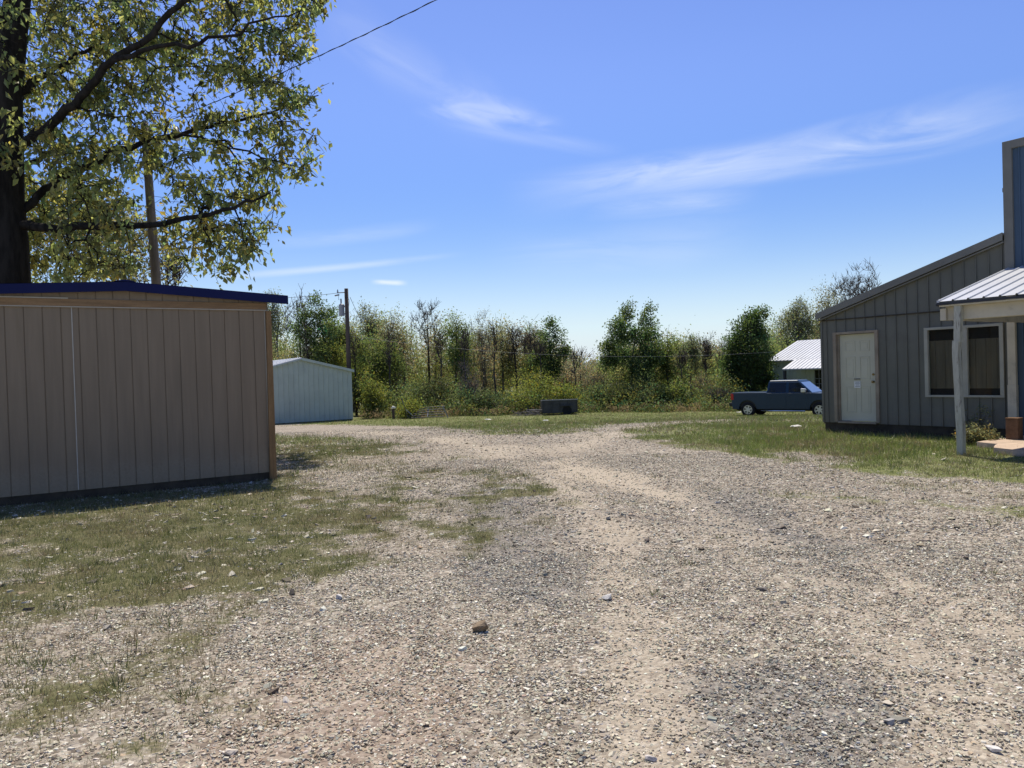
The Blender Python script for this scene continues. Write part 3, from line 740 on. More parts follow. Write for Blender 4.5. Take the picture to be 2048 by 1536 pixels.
# window: two dark panes in a pale frame
fw = 0.052
wm = MB()
wm.box(W0 - 0.02, W1 + 0.02, -0.055, 0.03, WZ1 - fw, WZ1); wm.box(W0 - 0.02, W1 + 0.02, -0.055, 0.03, WZ0, WZ0 + fw * 0.8)
wm.box(W0 - 0.02, W0 + fw, -0.055, 0.03, WZ0 + fw * 0.8, WZ1 - fw); wm.box(W1 - fw, W1 + 0.02, -0.055, 0.03, WZ0 + fw * 0.8, WZ1 - fw)
wx = (W0 + W1) / 2 + 0.04
wm.box(wx - 0.05, wx + 0.05, -0.045, 0.03, WZ0 + fw * 0.8, WZ1 - fw)
win = wm.build('window', M['window_frame'], bld, bevel=0.004)
pm = MB(); pm.box(W0 + fw, wx - 0.05, 0.005, 0.012, WZ0 + 0.05, WZ1 - fw); pm.build('pane', M['pane'], win)
pm = MB(); pm.box(wx + 0.05, W1 - fw, 0.005, 0.012, WZ0 + 0.05, WZ1 - fw); pm.build('pane', M['pane'], win)
bm_ = MB(); gp = groove_profile(W0 + 0.02, W1 - 0.02, 0.19, 0.010, 0.012)
bm_.sheet_profile(gp, lambda a, b: (a, b + 0.075, WZ0 + 0.17), lambda a, b: (a, b + 0.075, WZ1 - 0.27)); bm_.build('inner_panelling', M['panelling'], win)
bm_ = MB(); bm_.box(W0 - 0.01, W1 + 0.01, 0.10, 0.13, WZ0 - 0.02, WZ1 + 0.02); bm_.build('dark_backing', M['dark_room'], win)
# blue storefront block behind the porch
PX1 = 11.0
pr2 = rib_profile(GX + 0.15, PX1, 0.24, 0.10)
mb = MB(); mb.sheet_profile(pr2, lambda a, b: (a, b + 0.01, 0.02), lambda a, b: (a, b + 0.01, 5.40)); mb.box(GX + 0.01, PX1, 0.04, 9.0, 0.0, 5.38)
mb.build('storefront_wall', M['blue_siding'], bld)
mb = MB(); mb.box(GX, GX + 0.155, -0.05, 0.05, 3.10, 5.545); mb.box(GX + 0.155, PX1, -0.05, 0.05, 5.395, 5.545); mb.box(GX, GX + 0.008, 0.05, 9.0, 3.5, 5.545)
mb.box(GX - 0.02, GX, -0.03, 0.02, 4.62, 4.70)
mb.build('parapet_trim', M['grey_trim'], bld, bevel=0.005)
mb = MB(); mb.box(GX + 0.03, GX + 0.17, -0.10, -0.02, 1.02, 3.0); mb.box(GX + 0.025, GX + 0.175, -0.115, -0.015, 0.35, 1.02); mb.build('corner_column', M['cream_beam'], bld, bevel=0.006)
# porch roof
ribs = []
x = 3.90
while x < PX1: ribs += [(x, 0), (x + 0.012, 0.022), (x + 0.03, 0.022), (x + 0.042, 0), (x + 0.23, 0)]; x += 0.2301
YE = -3.02
mb = MB()
mb.sheet_profile(ribs, lambda a, b: (a + 0.16, YE, 2.47 + b), lambda a, b: (a, -0.02, 3.19 + b))
mb.sheet_profile(ribs, lambda a, b: (a + 0.16, YE + 0.003, 2.462 + b), lambda a, b: (a, -0.02, 3.182 + b))
mb.hexa([(4.06, YE, 2.455), (4.10, YE, 2.455), (3.94, -0.02, 3.17), (3.90, -0.02, 3.17)], [(4.06, YE, 2.485), (4.10, YE, 2.485), (3.94, -0.02, 3.205), (3.90, -0.02, 3.205)])
mb.build('porch_roof', M['bright_roof'], bld)
mb = MB(); mb.box(4.06, PX1, YE + 0.004, YE + 0.02, 2.415, 2.452); mb.box(4.045, 4.0595, YE + 0.004, -0.3, 2.40, 2.44); mb.build('drip_edge', M['dark_metal'], bld)
mb = MB(); mb.box(4.12, PX1, YE + 0.16, YE + 0.20, 2.165, 2.41); mb.box(4.06, 4.15, YE + 0.10, YE + 0.158, 2.165, 2.36); mb.box(4.08, PX1, YE + 0.03, YE + 0.15, 2.385, 2.412); mb.box(4.16, PX1, YE + 0.34, YE + 0.38, 2.165, 2.40)
mb.box(4.12, 4.16, YE + 0.38, -0.02, 2.165, 2.33)
mb.build('beam', M['cream_beam'], bld, bevel=0.005)
px, py = 4.335, -2.925
mb = MB()
mb.hexa([(px - 0.05, py - 0.05, 1.80), (px + 0.045, py - 0.05, 1.80), (px + 0.045, py + 0.05, 1.80), (px - 0.05, py + 0.05, 1.80)],
        [(px - 0.030, py - 0.05, 2.384), (px + 0.072, py - 0.05, 2.384), (px + 0.072, py + 0.05, 2.384), (px - 0.030, py + 0.05, 2.384)])
zsq = [(-0.04, 0.010, 0.044), (0.35, 0.014, 0.047), (0.62, 0.004, 0.049), (0.95, -0.006, 0.043), (1.25, -0.016, 0.042), (1.62, -0.026, 0.044), (1.80, -0.018, 0.051), (1.83, -0.014, 0.051)]
for (za, oa, ra), (zb, ob, rb) in zip(zsq[:-1], zsq[1:]):
    mb.hexa([(px + oa - ra, py - 0.062, za), (px + oa + ra, py - 0.062, za), (px + oa + ra, py + 0.055, za), (px + oa - ra, py + 0.055, za)],
            [(px + ob - rb, py - 0.062, zb), (px + ob + rb, py - 0.062, zb), (px + ob + rb, py + 0.055, zb), (px + ob - rb, py + 0.055, zb)])
mb.build('porch_post', M['peeling_paint'], bld)

def local(bo, x, y, z=0.0):
    c, s_ = math.cos(bo.rotation_euler.z), math.sin(bo.rotation_euler.z)
    return np.array([bo.location.x + x * c - y * s_, bo.location.y + x * s_ + y * c, bo.location.z + z])
sl = empty('concrete_step', local(bld, 4.0, -1.72, -0.085), math.radians(-55))
tag(sl, 'broken-edged tan concrete slab on the grass beneath the porch', 'slab')
mb = MB()
top = [(0.02, 0.06), (0.24, -0.06), (0.42, -0.10), (0.47, -0.32), (0.62, -0.72), (0.95, -0.86), (6.5, -0.9), (6.5, 1.62), (0.02, 1.62)]
n_ = len(top)
mb.add([(a, b, 0.17) for a, b in top] + [(a * 1.0, b - 0.01, -0.1) for a, b in top], [tuple(range(n_)), tuple(range(2 * n_ - 1, n_ - 1, -1))] + [((i + 1) % n_, i, i + n_, (i + 1) % n_ + n_) for i in range(n_)])
mb.build('slab', M['concrete'], sl)
bk = local(bld, 4.29, -0.86, 0.06)
b_ = MB(); b_.box(-0.10, 0.10, -0.10, 0.10, 0.0, 0.385); b_.box(-0.107, 0.107, -0.107, 0.107, 0.3855, 0.405)
bo = b_.build('planter_block', M['block'], None, bevel=0.006); bo.location = bk; bo.rotation_euler = (0, 0, math.radians(-55))
tag(bo, 'brown upright block with pale top standing on the porch slab', 'block')

# ------------------------------------------------------------------ white metal shed past the tan one
R0 = at(706, 831, 47.0)
wsh = tag(empty('white_metal_shed', (R0[0], R0[1], float(T(R0[0], R0[1])) - 0.02), math.radians(33)), 'pale metal storage shed with low gable roof before the trees', 'shed')
zb = float(wsh.location.z)
def wloc(u, v):
    """position along the gable wall and height above its base"""
    d_ = ray(u, v); c, s_ = math.cos(math.radians(33)), math.sin(math.radians(33))
    n = np.array([-s_, c, 0]); o = np.array([0, 0, EYE]); t_ = np.dot(np.array([R0[0], R0[1], 0]) - o, n) / np.dot(d_, n)
    q_ = o + d_ * t_; return (q_[0] - R0[0]) * c + (q_[1] - R0[1]) * s_, q_[2] - zb
pkx, pkz = wloc(602, 717); evx, evz = wloc(706, 740)
WW = 2 * pkx
slope = (pkz - evz) / (0 - pkx)
def wtop(x): return pkz - slope * abs(x - pkx)
WL = 8.0
pr3 = []
x = WW
while x < -0.001:
    pr3 += [(x, 0), (x + 0.20, 0), (x + 0.21, -0.04), (x + 0.25, -0.04), (x + 0.26, 0)]; x += 0.30
pr3 = [p for p in pr3 if p[0] < -0.01] + [(0, 0)]
mb = MB(); mb.sheet_profile(pr3, lambda a, b: (a, b, 0.06), lambda a, b: (a, b, wtop(a) - 0.02))
mb.box(-0.08, 0.0, 0.01, WL, 0.05, evz - 0.02); mb.box(WW, WW + 0.08, 0.01, WL, 0.05, evz - 0.02); mb.box(WW, 0, WL, WL + 0.05, 0.05, evz)
mb.build('wall', M['white_metal'], wsh)
mb = MB(); mb.box(WW + 0.05, -0.02, 0.01, 0.08, -0.3, 0.058); mb.build('footing', M['footing'], wsh)
mb = MB()
for a, b in ((WW - 0.12, pkx), (pkx, 0.12)):
    mb.hexa([(a, -0.14, wtop(a) - 0.0), (b, -0.14, wtop(b)), (b, WL + 0.1, wtop(b)), (a, WL + 0.1, wtop(a))], [(a, -0.14, wtop(a) + 0.05), (b, -0.14, wtop(b) + 0.05), (b, WL + 0.1, wtop(b) + 0.05), (a, WL + 0.1, wtop(a) + 0.05)])
y = 0.1
while y < WL:
    mb.hexa([(WW - 0.12, y, wtop(WW - 0.12) + 0.05), (pkx, y, pkz + 0.05), (pkx, y + 0.05, pkz + 0.05), (WW - 0.12, y + 0.05, wtop(WW - 0.12) + 0.05)],
            [(WW - 0.12, y, wtop(WW - 0.12) + 0.075), (pkx, y, pkz + 0.075), (pkx, y + 0.05, pkz + 0.075), (WW - 0.12, y + 0.05, wtop(WW - 0.12) + 0.075)]); y += 0.4
mb.build('roof', M['white_roof'], wsh)
mb = MB()
mb.prism_xz([(pkx, pkz - 0.11), (0.12, wtop(0.12) - 0.11), (0.12, wtop(0.12) + 0.048), (pkx, pkz + 0.048)], -0.16, -0.142)
mb.prism_xz([(WW - 0.12, wtop(WW - 0.12) - 0.07), (pkx, pkz - 0.07), (pkx, pkz - 0.005), (WW - 0.12, wtop(WW - 0.12) - 0.005)], -0.155, -0.142)
mb.build('fascia', M['white_metal'], wsh)

# ------------------------------------------------------------------ white house behind the pickup
H0 = at(1546, 760, 52.0)
hz = float(T(H0[0], H0[1])) - 0.05
hou = tag(empty('white_house', (H0[0], H0[1], hz), math.radians(-55)), 'white metal-roofed house with a lean-to porch behind the blue pickup', 'house')
def hh(u, v, Y): return at(u, v, Y)[2] - hz
ez = hh(1546, 721, 52.0)
mb = MB(); prh = rib_profile(0, 9, 0.3, 0.1); mb.sheet_profile(prh, lambda a, b: (a, b, 0.1), lambda a, b: (a, b, ez)); mb.box(0, 9, 0.03, 6.4, 0, ez - 0.02); mb.build('wall', M['white_metal'], hou)
rise = 1.35
def roofsheet(name, x0, x1, y0, z0, y1, z1, sh, pitch=0.28):
    rb = []; x = x0
    while x < x1: rb += [(x, 0), (x + pitch - 0.06, 0), (x + pitch - 0.04, 0.03), (x + pitch - 0.01, 0.03)]; x += pitch
    m_ = MB(); m_.sheet_profile(rb, lambda a, b: (a, y0, z0 + b), lambda a, b: (a + sh, y1, z1 + b))
    m_.hexa([(x0, y0, z0 - 0.06), (x1, y0, z0 - 0.06), (x1 + sh, y1, z1 - 0.06), (x0 + sh, y1, z1 - 0.06)], [(x0, y0, z0 - 0.01), (x1, y0, z0 - 0.01), (x1 + sh, y1, z1 - 0.01), (x0 + sh, y1, z1 - 0.01)])
    return m_
roofsheet('roof', -0.25, 9.2, -0.35, ez - 0.02, 3.2, ez + rise, 0).build('roof', M['bright_roof'], hou)
roofsheet('roof', -0.25, 9.2, 6.8, ez - 0.02, 3.2, ez + rise, 0).build('roof', M['bright_roof'], hou)
mb = MB(); mb.add([(0.0, 0.0, ez), (0.0, 3.2, ez + rise - 0.08), (0.0, 6.4, ez), (0.06, 0.0, ez), (0.06, 3.2, ez + rise - 0.08), (0.06, 6.4, ez)], [(0, 1, 2), (5, 4, 3)]); mb.build('gable_end', M['white_metal'], hou)
roofsheet('porch', 2.0, 9.2, -1.75, ez - 0.58, -0.36, ez + 0.02, 0).build('porch_roof', M['bright_roof'], hou)
for xx in (2.1, 5.2, 8.2):
    mb = MB(); mb.box(xx - 0.07, xx + 0.07, -1.7, -1.56, -0.2, ez - 0.68); mb.build('porch_post', M['dark_metal'], hou)
mb = MB(); mb.box(3.2, 5.6, -0.05, -0.015, 0.9, ez - 0.72)
wo = mb.build('window', M['glass_dark'], hou)
mb = MB()
for k in range(9): mb.box(3.2 + k * 0.295, 3.235 + k * 0.295, -0.09, -0.06, 0.9, ez - 0.72)
for k in range(4): mb.box(3.2, 5.6, -0.088, -0.062, 0.9 + k * 0.33, 0.93 + k * 0.33)
mb.build('bars', M['grey_metal'], wo)

# ------------------------------------------------------------------ blue pickup
TX = at(1509, 822, 41.2)
tz = float(T(TX[0] + 1.8, TX[1] - 0.5)) + 0.0
truck = tag(empty('pickup_truck', (TX[0], TX[1], tz), math.radians(-38)), 'dark blue crew-cab pickup parked in front of the white house', 'pickup')
WR = 0.375; FA = 3.64                                   # rear axle at x=0, front axle at x=FA
def arch(cx, r, z0, n=10):
    return [(cx + r * math.cos(math.pi * k / n), z0 + r * math.sin(math.pi * k / n)) for k in range(n + 1)]
lowz = 0.40
def side_outline(top):
    pts = [(-0.86, 0.62), (-0.80, lowz)]
    a = arch(0, 0.47, lowz); pts += a[::-1]
    a = arch(FA, 0.47, lowz); pts += a[::-1]
    pts += [(FA + 0.80, lowz), (FA + 0.92, 0.66)]
    return pts + top
body = MB()
top = [(FA + 0.90, 1.02), (FA + 0.78, 1.12), (FA + 0.1, 1.21), (FA - 0.35, 1.235), (1.02, 1.235), (1.0, 1.27), (-0.86, 1.27)]
body.prism_xz(side_outline(top), -0.98, 0.98)
body.build('body', M['truck_paint'], truck, bevel=0.03)
cab = MB(); CF = FA - 0.30
lo_ = [(0.98, -0.94), (CF, -0.94), (CF, 0.94), (0.98, 0.94)]
mid_ = [(1.08, -0.79), (CF - 0.68, -0.79), (CF - 0.68, 0.79), (1.08, 0.79)]
cab.hexa([(a, b, 1.20) for a, b in lo_], [(a, b, 1.80) for a, b in mid_])
cab.hexa([(a, b, 1.80) for a, b in mid_], [(a + (0.05 if i in (0, 3) else -0.12), b * 0.93, 1.885) for i, (a, b) in enumerate(mid_)])
cabo = cab.build('cab', M['truck_paint'], truck, bevel=0.035)
def cab_y(z): return 0.94 - (z - 1.20) / 0.6 * 0.15
def cab_xf(z): return CF - (z - 1.20) / 0.6 * 0.68
def side_glass(x0b, x1b, x0t, x1t, s):
    z0, z1 = 1.285, 1.755; m_ = MB()
    def y(z): return s * (cab_y(z) + 0.012)
    def yi(z): return s * (cab_y(z) - 0.02)
    bt = [(x0b, y(z0), z0), (x1b, y(z0), z0), (x1b, yi(z0), z0), (x0b, yi(z0), z0)]; tp = [(x0t, y(z1), z1), (x1t, y(z1), z1), (x1t, yi(z1), z1), (x0t, yi(z1), z1)]
    if s > 0: bt = bt[::-1]; tp = tp[::-1]
    m_.hexa(bt, tp); return m_.build('window', M['glass_dark'], truck)
for s in (-1, 1):
    side_glass(1.10, 1.98, 1.18, 1.98, s); side_glass(2.14, CF - 0.22, 2.14, CF - 0.72, s)
wsm = MB()
za, zc = 1.255, 1.775
wsm.hexa([(cab_xf(za) - 0.02, -0.84, za), (cab_xf(za) + 0.014, -0.84, za), (cab_xf(za) + 0.014, 0.84, za), (cab_xf(za) - 0.02, 0.84, za)],
         [(cab_xf(zc) - 0.02, -0.73, zc), (cab_xf(zc) + 0.014, -0.73, zc), (cab_xf(zc) + 0.014, 0.73, zc), (cab_xf(zc) - 0.02, 0.73, zc)])
wsm.build('windshield', M['windshield'], truck)
rw = MB(); rw.hexa([(0.985, -0.7, 1.32), (1.03, -0.7, 1.32), (1.03, 0.7, 1.32), (0.985, 0.7, 1.32)], [(1.055, -0.62, 1.74), (1.10, -0.62, 1.74), (1.10, 0.62, 1.74), (1.055, 0.62, 1.74)]); rw.build('rear_window', M['glass_dark'], truck)
for s in (-1, 1):
    for (xa, xb) in ((1.02, 2.02), (2.06, FA - 0.52)):
        dmb = MB(); dmb.box(min(xa, xb), max(xa, xb), min(s * 0.975, s * 0.99), max(s * 0.975, s * 0.99), 0.46, 1.225); do = dmb.build('door', M['truck_paint'], truck, bevel=0.006)
        hm = MB(); hm.box(xa + 0.06, xa + 0.24, min(s * 0.991, s * 1.015), max(s * 0.991, s * 1.015), 1.05, 1.085); hm.build('handle', M['truck_paint'], do, bevel=0.006)
    mm = MB(); mm.box(CF - 0.52, CF - 0.30, min(s * 1.0, s * 1.19), max(s * 1.0, s * 1.19), 1.27, 1.46); mm.box(CF - 0.46, CF - 0.38, min(s * 0.93, s * 1.0), max(s * 0.93, s * 1.0), 1.28, 1.33)
    mm.build('mirror', M['alloy'], truck, bevel=0.03)
    rb_ = MB(); rb_.tube([(0.72, s * 0.98, 0.32), (FA - 0.68, s * 0.98, 0.32)], 0.04, 8); rb_.build('running_board', M['chrome'], truck, True)
    tl = MB(); tl.box(-0.90, -0.75, min(s * 0.80, s * 0.995), max(s * 0.80, s * 0.995), 0.90, 1.22); tl.build('tail_light', M['red_lens'], truck, bevel=0.01)
    hl = MB(); hl.box(FA + 0.66, FA + 0.91, min(s * 0.55, s * 0.985), max(s * 0.55, s * 0.985), 0.86, 1.08); hl.build('headlight', M['lamp_lens'], truck, bevel=0.01)
bp_ = MB(); bp_.box(-0.99, -0.82, -0.94, 0.94, 0.55, 0.74); bp_.build('rear_bumper', M['black_plastic'], truck, bevel=0.02)
bp_ = MB(); bp_.box(FA + 0.78, FA + 1.0, -0.96, 0.96, 0.46, 0.74); bp_.build('front_bumper', M['chrome'], truck, bevel=0.03)
gm = MB(); gm.box(FA + 0.90, FA + 0.945, -0.54, 0.54, 0.78, 1.06); gm.build('grille', M['black_plastic'], truck)
um = MB(); um.box(-0.75, FA + 0.7, -0.55, 0.55, 0.30, 0.45); um.box(-0.5, 0.5, -0.90, 0.90, 0.5, 0.95); um.box(FA - 0.5, FA + 0.5, -0.90, 0.90, 0.5, 0.95); um.build('chassis', M['black_plastic'], truck)
def wheel(cx, s):
    yo = s * 0.97; yi = s * 0.70
    t_ = MB(); k = 28; prof = [(yi, WR * 0.6), (yi, WR * 0.93), (yi + s * 0.05, WR), (yo - s * 0.05, WR), (yo, WR * 0.93), (yo, WR * 0.66), (yo - s * 0.03, WR * 0.60)]
    vs = []; fs = []
    for j in range(k):
        th_ = 2 * math.pi * j / k
        for (py_, rr_) in prof: vs.append((cx + rr_ * math.cos(th_), py_, WR + rr_ * math.sin(th_)))
    m_ = len(prof)
    for j in range(k):
        for i in range(m_ - 1):
            a = j * m_ + i; b = ((j + 1) % k) * m_ + i; fs.append((a, a + 1, b + 1, b) if s > 0 else (b, b + 1, a + 1, a))
    t_.add(vs, fs); wo_ = t_.build('wheel', M['rubber'], truck, True)
    r_ = MB(); rr = WR * 0.63
    vs = []; fs = []
    for j in range(k):
        th_ = 2 * math.pi * j / k
        for (py_, q_) in ((yo - s * 0.02, rr), (yo - s * 0.02, rr * 0.86), (yo - s * 0.10, rr * 0.84)): vs.append((cx + q_ * math.cos(th_), py_, WR + q_ * math.sin(th_)))
    for j in range(k):
        for i in range(2): a = j * 3 + i; b = ((j + 1) % k) * 3 + i; fs.append((a, a + 1, b + 1, b))
    r_.add(vs, fs)
    for j in range(6):
        th_ = 2 * math.pi * j / 6 + 0.3; c_, s_ = math.cos(th_), math.sin(th_)
        def pt(q, w_, yy): return (cx + q * c_ - w_ * s_, yy, WR + q * s_ + w_ * c_)
        y1, y2 = (yo - s * 0.02), (yo - s * 0.07)
        r_.hexa([pt(0.04, -0.045, y2), pt(rr * 0.9, -0.034, y2), pt(rr * 0.9, 0.034, y2), pt(0.04, 0.045, y2)], [pt(0.04, -0.045, y1), pt(rr * 0.9, -0.034, y1), pt(rr * 0.9, 0.034, y1), pt(0.04, 0.045, y1)])
    r_.tube([(cx, yo - s * 0.08, WR), (cx, yo - s * 0.005, WR)], 0.07, 14)
    r_.build('rim', M['alloy'], wo_)
    h_ = MB(); h_.tube([(cx, yo - s * 0.14, WR), (cx, yo - s * 0.11, WR)], rr * 0.9, 20); h_.build('brake_disc', M['dark_metal'], wo_)
for cx in (0, FA):
    for s in (-1, 1): wheel(cx, s)

# ------------------------------------------------------------------ poles, cables, yard clutter
def catenary(a, b, sag, n=24):
    a = np.array(a); b = np.array(b); return [a + (b - a) * t_ - np.array([0, 0, sag * 4 * t_ * (1 - t_)]) for t_ in np.linspace(0, 1, n)]
b0 = at(313, 573, 21.0); b1 = at(289, 246, 21.0); dz = (b1 - b0) / (b1[2] - b0[2])
base = b0 - dz * (b0[2] - float(T(b0[0], b0[1])) + 0.1)
lp = tag(empty('light_pole', base), 'weathered leaning wooden pole with yard light rising behind the tan shed', 'light pole')
mb = MB(); mb.tube([(0, 0, 0), (b0 - base) * 0.5, b0 - base, (b1 - base) * 0.9, b1 - base], [0.15, 0.14, 0.125, 0.105, 0.1], 14); mb.build('pole', M['pole_wood'], lp, True)
l0 = at(297, 262, 20.95) - base; l1 = at(352, 262, 20.7) - base
mb = MB(); mb.tube([l0, l0 * 0.5 + l1 * 0.5 + np.array([0, 0, 0.10]), l1], 0.025, 8); mb.build('arm', M['grey_metal'], lp, True)
mb = MB(); mb.tube([l1 + np.array([0, 0, 0.10]), l1 + np.array([0, 0, -0.02]), l1 + np.array([0, 0, -0.10]), l1 + np.array([0, 0, -0.16])], [0.06, 0.10, 0.17, 0.18], 14); mb.build('lamp_head', M['dark_metal'], lp, True)
mb = MB(); mb.tube([l1 + np.array([0, 0, -0.162]), l1 + np.array([0, 0, -0.24])], [0.14, 0.09], 14); mb.build('lens', M['lamp_lens'], lp, True)
w1 = at(848, 0, 13.4) + np.array([0, 0, 0.24]); w1b = b1 + (w1 - b1) * 1.9
mb = MB(); mb.tube(catenary(b1 + np.array([0.1, 0, -0.15]), w1b + np.array([0, 0, 0.1]), 0.30, 40), 0.008, 6)
ca_ = b1 + np.array([0.1, 0, -0.15]); cb_ = w1b + np.array([0, 0, 0.1])
mb.tube([ca_ + (cb_ - ca_) * t_ - np.array([0, 0, 0.3 * 4 * t_ * (1 - t_)]) + np.array([0.009 * math.sin(t_ * 190), 0, 0.011 * math.cos(t_ * 190)]) for t_ in np.linspace(0, 1, 300)], 0.006, 5)
tag(mb.build('service_cable', M['wire'], None, True), 'black twisted overhead cable running up to the top of the sky', 'cable')

pb = at(698, 742, 51.0); pt_ = at(697, 577, 51.0); pbz = float(T(pb[0], 51.0)) - 0.1
up_ = tag(empty('utility_pole', (pb[0], 51.0, pbz)), 'dark wooden utility pole with transformer behind the white metal shed', 'utility pole')
H_ = pt_[2] - pbz
mb = MB(); mb.tube([(0, 0, 0), (0, 0, H_ * 0.5), (0, 0, H_)], [0.165, 0.145, 0.125], 12); mb.build('pole', M['dark_pole_wood'], up_, True)
zt = at(697, 620, 51)[2] - pbz
mb = MB(); mb.tube([(-0.34, -0.05, zt - 0.38), (-0.34, -0.05, zt + 0.36)], 0.18, 14); mb.tube([(-0.34, -0.05, zt + 0.36), (-0.34, -0.05, zt + 0.43)], [0.18, 0.08], 14); mb.box(-0.2, 0, -0.08, -0.02, zt - 0.3, zt - 0.2); mb.box(-0.2, 0, -0.08, -0.02, zt + 0.2, zt + 0.3); mb.tube([(-0.36, -0.05, zt + 0.45), (-0.36, -0.05, zt + 0.75)], 0.05, 8)
mb.build('transformer', M['grey_metal'], up_)
za_ = at(690, 585, 51)[2] - pbz
mb = MB(); mb.tube([(0, -0.1, za_), (-0.55, -0.1, za_ - 0.02)], 0.03, 6); mb.build('bracket', M['dark_metal'], up_)
mb = MB(); mb.tube([(-0.55, -0.1, za_ - 0.05), (-0.55, -0.1, za_ + 0.2)], [0.06, 0.03], 8); mb.tube([(-0.75, -0.1, za_ - 0.2), (-0.45, -0.1, za_ - 0.15)], 0.05, 8); mb.build('insulator', M['grey_metal'], up_)
mb = MB(); mb.tube([(-0.36, -0.1, zt + 0.75), (-0.5, -0.12, za_ - 0.5), (-0.5, -0.12, za_ - 0.1)], 0.012, 5); mb.build('jumper_wire', M['wire'], up_)
mb = MB(); mb.tube([(0.1, -0.15, za_ - 0.3), (0.22, -0.2, zt + 0.6), (0.14, -0.15, zt + 0.1)], 0.012, 5); mb.build('jumper_wire', M['wire'], up_)
def cable(name, a, b, sag, r, mat, label):
    m_ = MB(); m_.tube(catenary(a, b, sag, 30), r, 5); tag(m_.build(name, mat, None, True), label, 'cable')
cable('power_line', at(683, 585, 51), at(470, 598, 49), 0.12, 0.013, M['wire'], 'thin upper power line running left from the top of transformer pole')
cable('power_line', at(690, 614, 51), at(500, 622, 49), 0.15, 0.013, M['wire'], 'thin lower power line running left from beside the transformer')
cable('power_line', at(700, 594, 51), at(735, 665, 56), 0.1, 0.014, M['wire'], 'short slack line dropping right from transformer pole into the trees')
cable('power_line', at(703, 672, 50.9), at(1560, 703, 49), 0.75, 0.006, M['pale_wire'], 'long low cable sagging across the tree gap towards the white house')

# fence post with white cap, fallen pipe frame, leaning stick, trailer, scraps
p = at(787, 832, 46.0); p[2] = float(T(p[0], p[1]))
o = tag(empty('marker_post', p), 'short dark post with a white cap at edge of the trees', 'post')
mb = MB(); mb.tube([(0, 0, -0.1), (0, 0, 0.62)], 0.08, 10); mb.build('post', M['dark_pole_wood'], o)
mb = MB(); mb.tube([(-0.1, 0, 0.62), (0.0, 0, 0.72), (0.14, 0, 0.66)], [0.06, 0.085, 0.05], 10); mb.build('cap', M['scrap'], o, True)
p = at(818, 832, 45.6); p[2] = float(T(p[0], p[1]))
o = tag(empty('pipe_gate', p), 'black pipe gate lying askew on the grass before the brush', 'gate')
mb = MB()
for k in range(5):
    z_ = 0.08 + 0.10 * k; mb.tube([(0.0 + 0.12 * k, 0.1 * k, z_), (1.0, 0.1 * k, z_ + 0.04 * k), (2.05 + 0.02 * k, 0.1 * k, z_ + 0.05 * k)], 0.028, 6)
mb.build('rail', M['dark_metal'], o)
for fa_, fb_ in (((-0.15, 0, 0.55), (0.35, 0.2, 0.02)), ((2.0, 0, 0.70), (2.3, 0.1, 0.0)), ((1.1, 0, 0.1), (1.12, 0.4, 0.58))):
    mb = MB(); mb.tube([fa_, fb_], 0.03, 6); mb.build('brace', M['grey_metal'], o)
p = at(817, 826, 45.9); p[2] = float(T(p[0], p[1])); q_ = at(801, 792, 46.1)
mb = MB(); mb.tube([p, (p + q_) / 2 + np.array([0.02, 0, 0.01]), q_], [0.03, 0.027, 0.02], 6); tag(mb.build('leaning_stick', M['grey_bark'], None), 'thin pale stick leaning left of the fallen black gate', 'stick')
p = at(1085, 832, 45.0); p[2] = float(T(p[0] + 1, p[1]))
o = tag(empty('utility_trailer', p, math.radians(2)), 'low black utility trailer with solid sides parked against the brush', 'trailer')
mb = MB(); mb.box(0, 2.08, 0, 0.05, 0.12, 0.86); mb.box(0, 2.08, 1.4, 1.45, 0.28, 0.86); mb.box(0, 0.05, 0.05, 1.4, 0.28, 0.84); mb.box(2.03, 2.08, 0.05, 1.4, 0.28, 0.84); mb.box(0.05, 2.03, 0.05, 1.4, 0.28, 0.34)
for k in range(5): mb.box(0.02 + k * 0.5, 0.07 + k * 0.5, -0.03, -0.001, 0.12, 0.86)
mb.build('box', M['trailer'], o, bevel=0.008)
mb = MB(); mb.box(-0.02, 2.1, -0.035, 0.06, 0.861, 0.90); mb.build('rail', M['grey_metal'], o)
mb = MB(); mb.tube([(1.45, -0.03, 0.24), (1.45, 0.16, 0.24)], 0.27, 20); mb.build('wheel', M['rubber'], o)
mb = MB(); mb.box(1.12, 1.78, -0.16, -0.04, 0.52, 0.55); mb.build('fender', M['trailer'], o)
mb = MB(); mb.tube([(-0.9, 0.7, 0.30), (0.0, 0.15, 0.30)], 0.04, 6); mb.tube([(-0.9, 0.7, 0.30), (0.0, 1.3, 0.30)], 0.04, 6); mb.tube([(-0.8, 0.7, 0.0), (-0.8, 0.7, 0.5)], 0.03, 6); mb.build('tongue', M['trailer'], o)
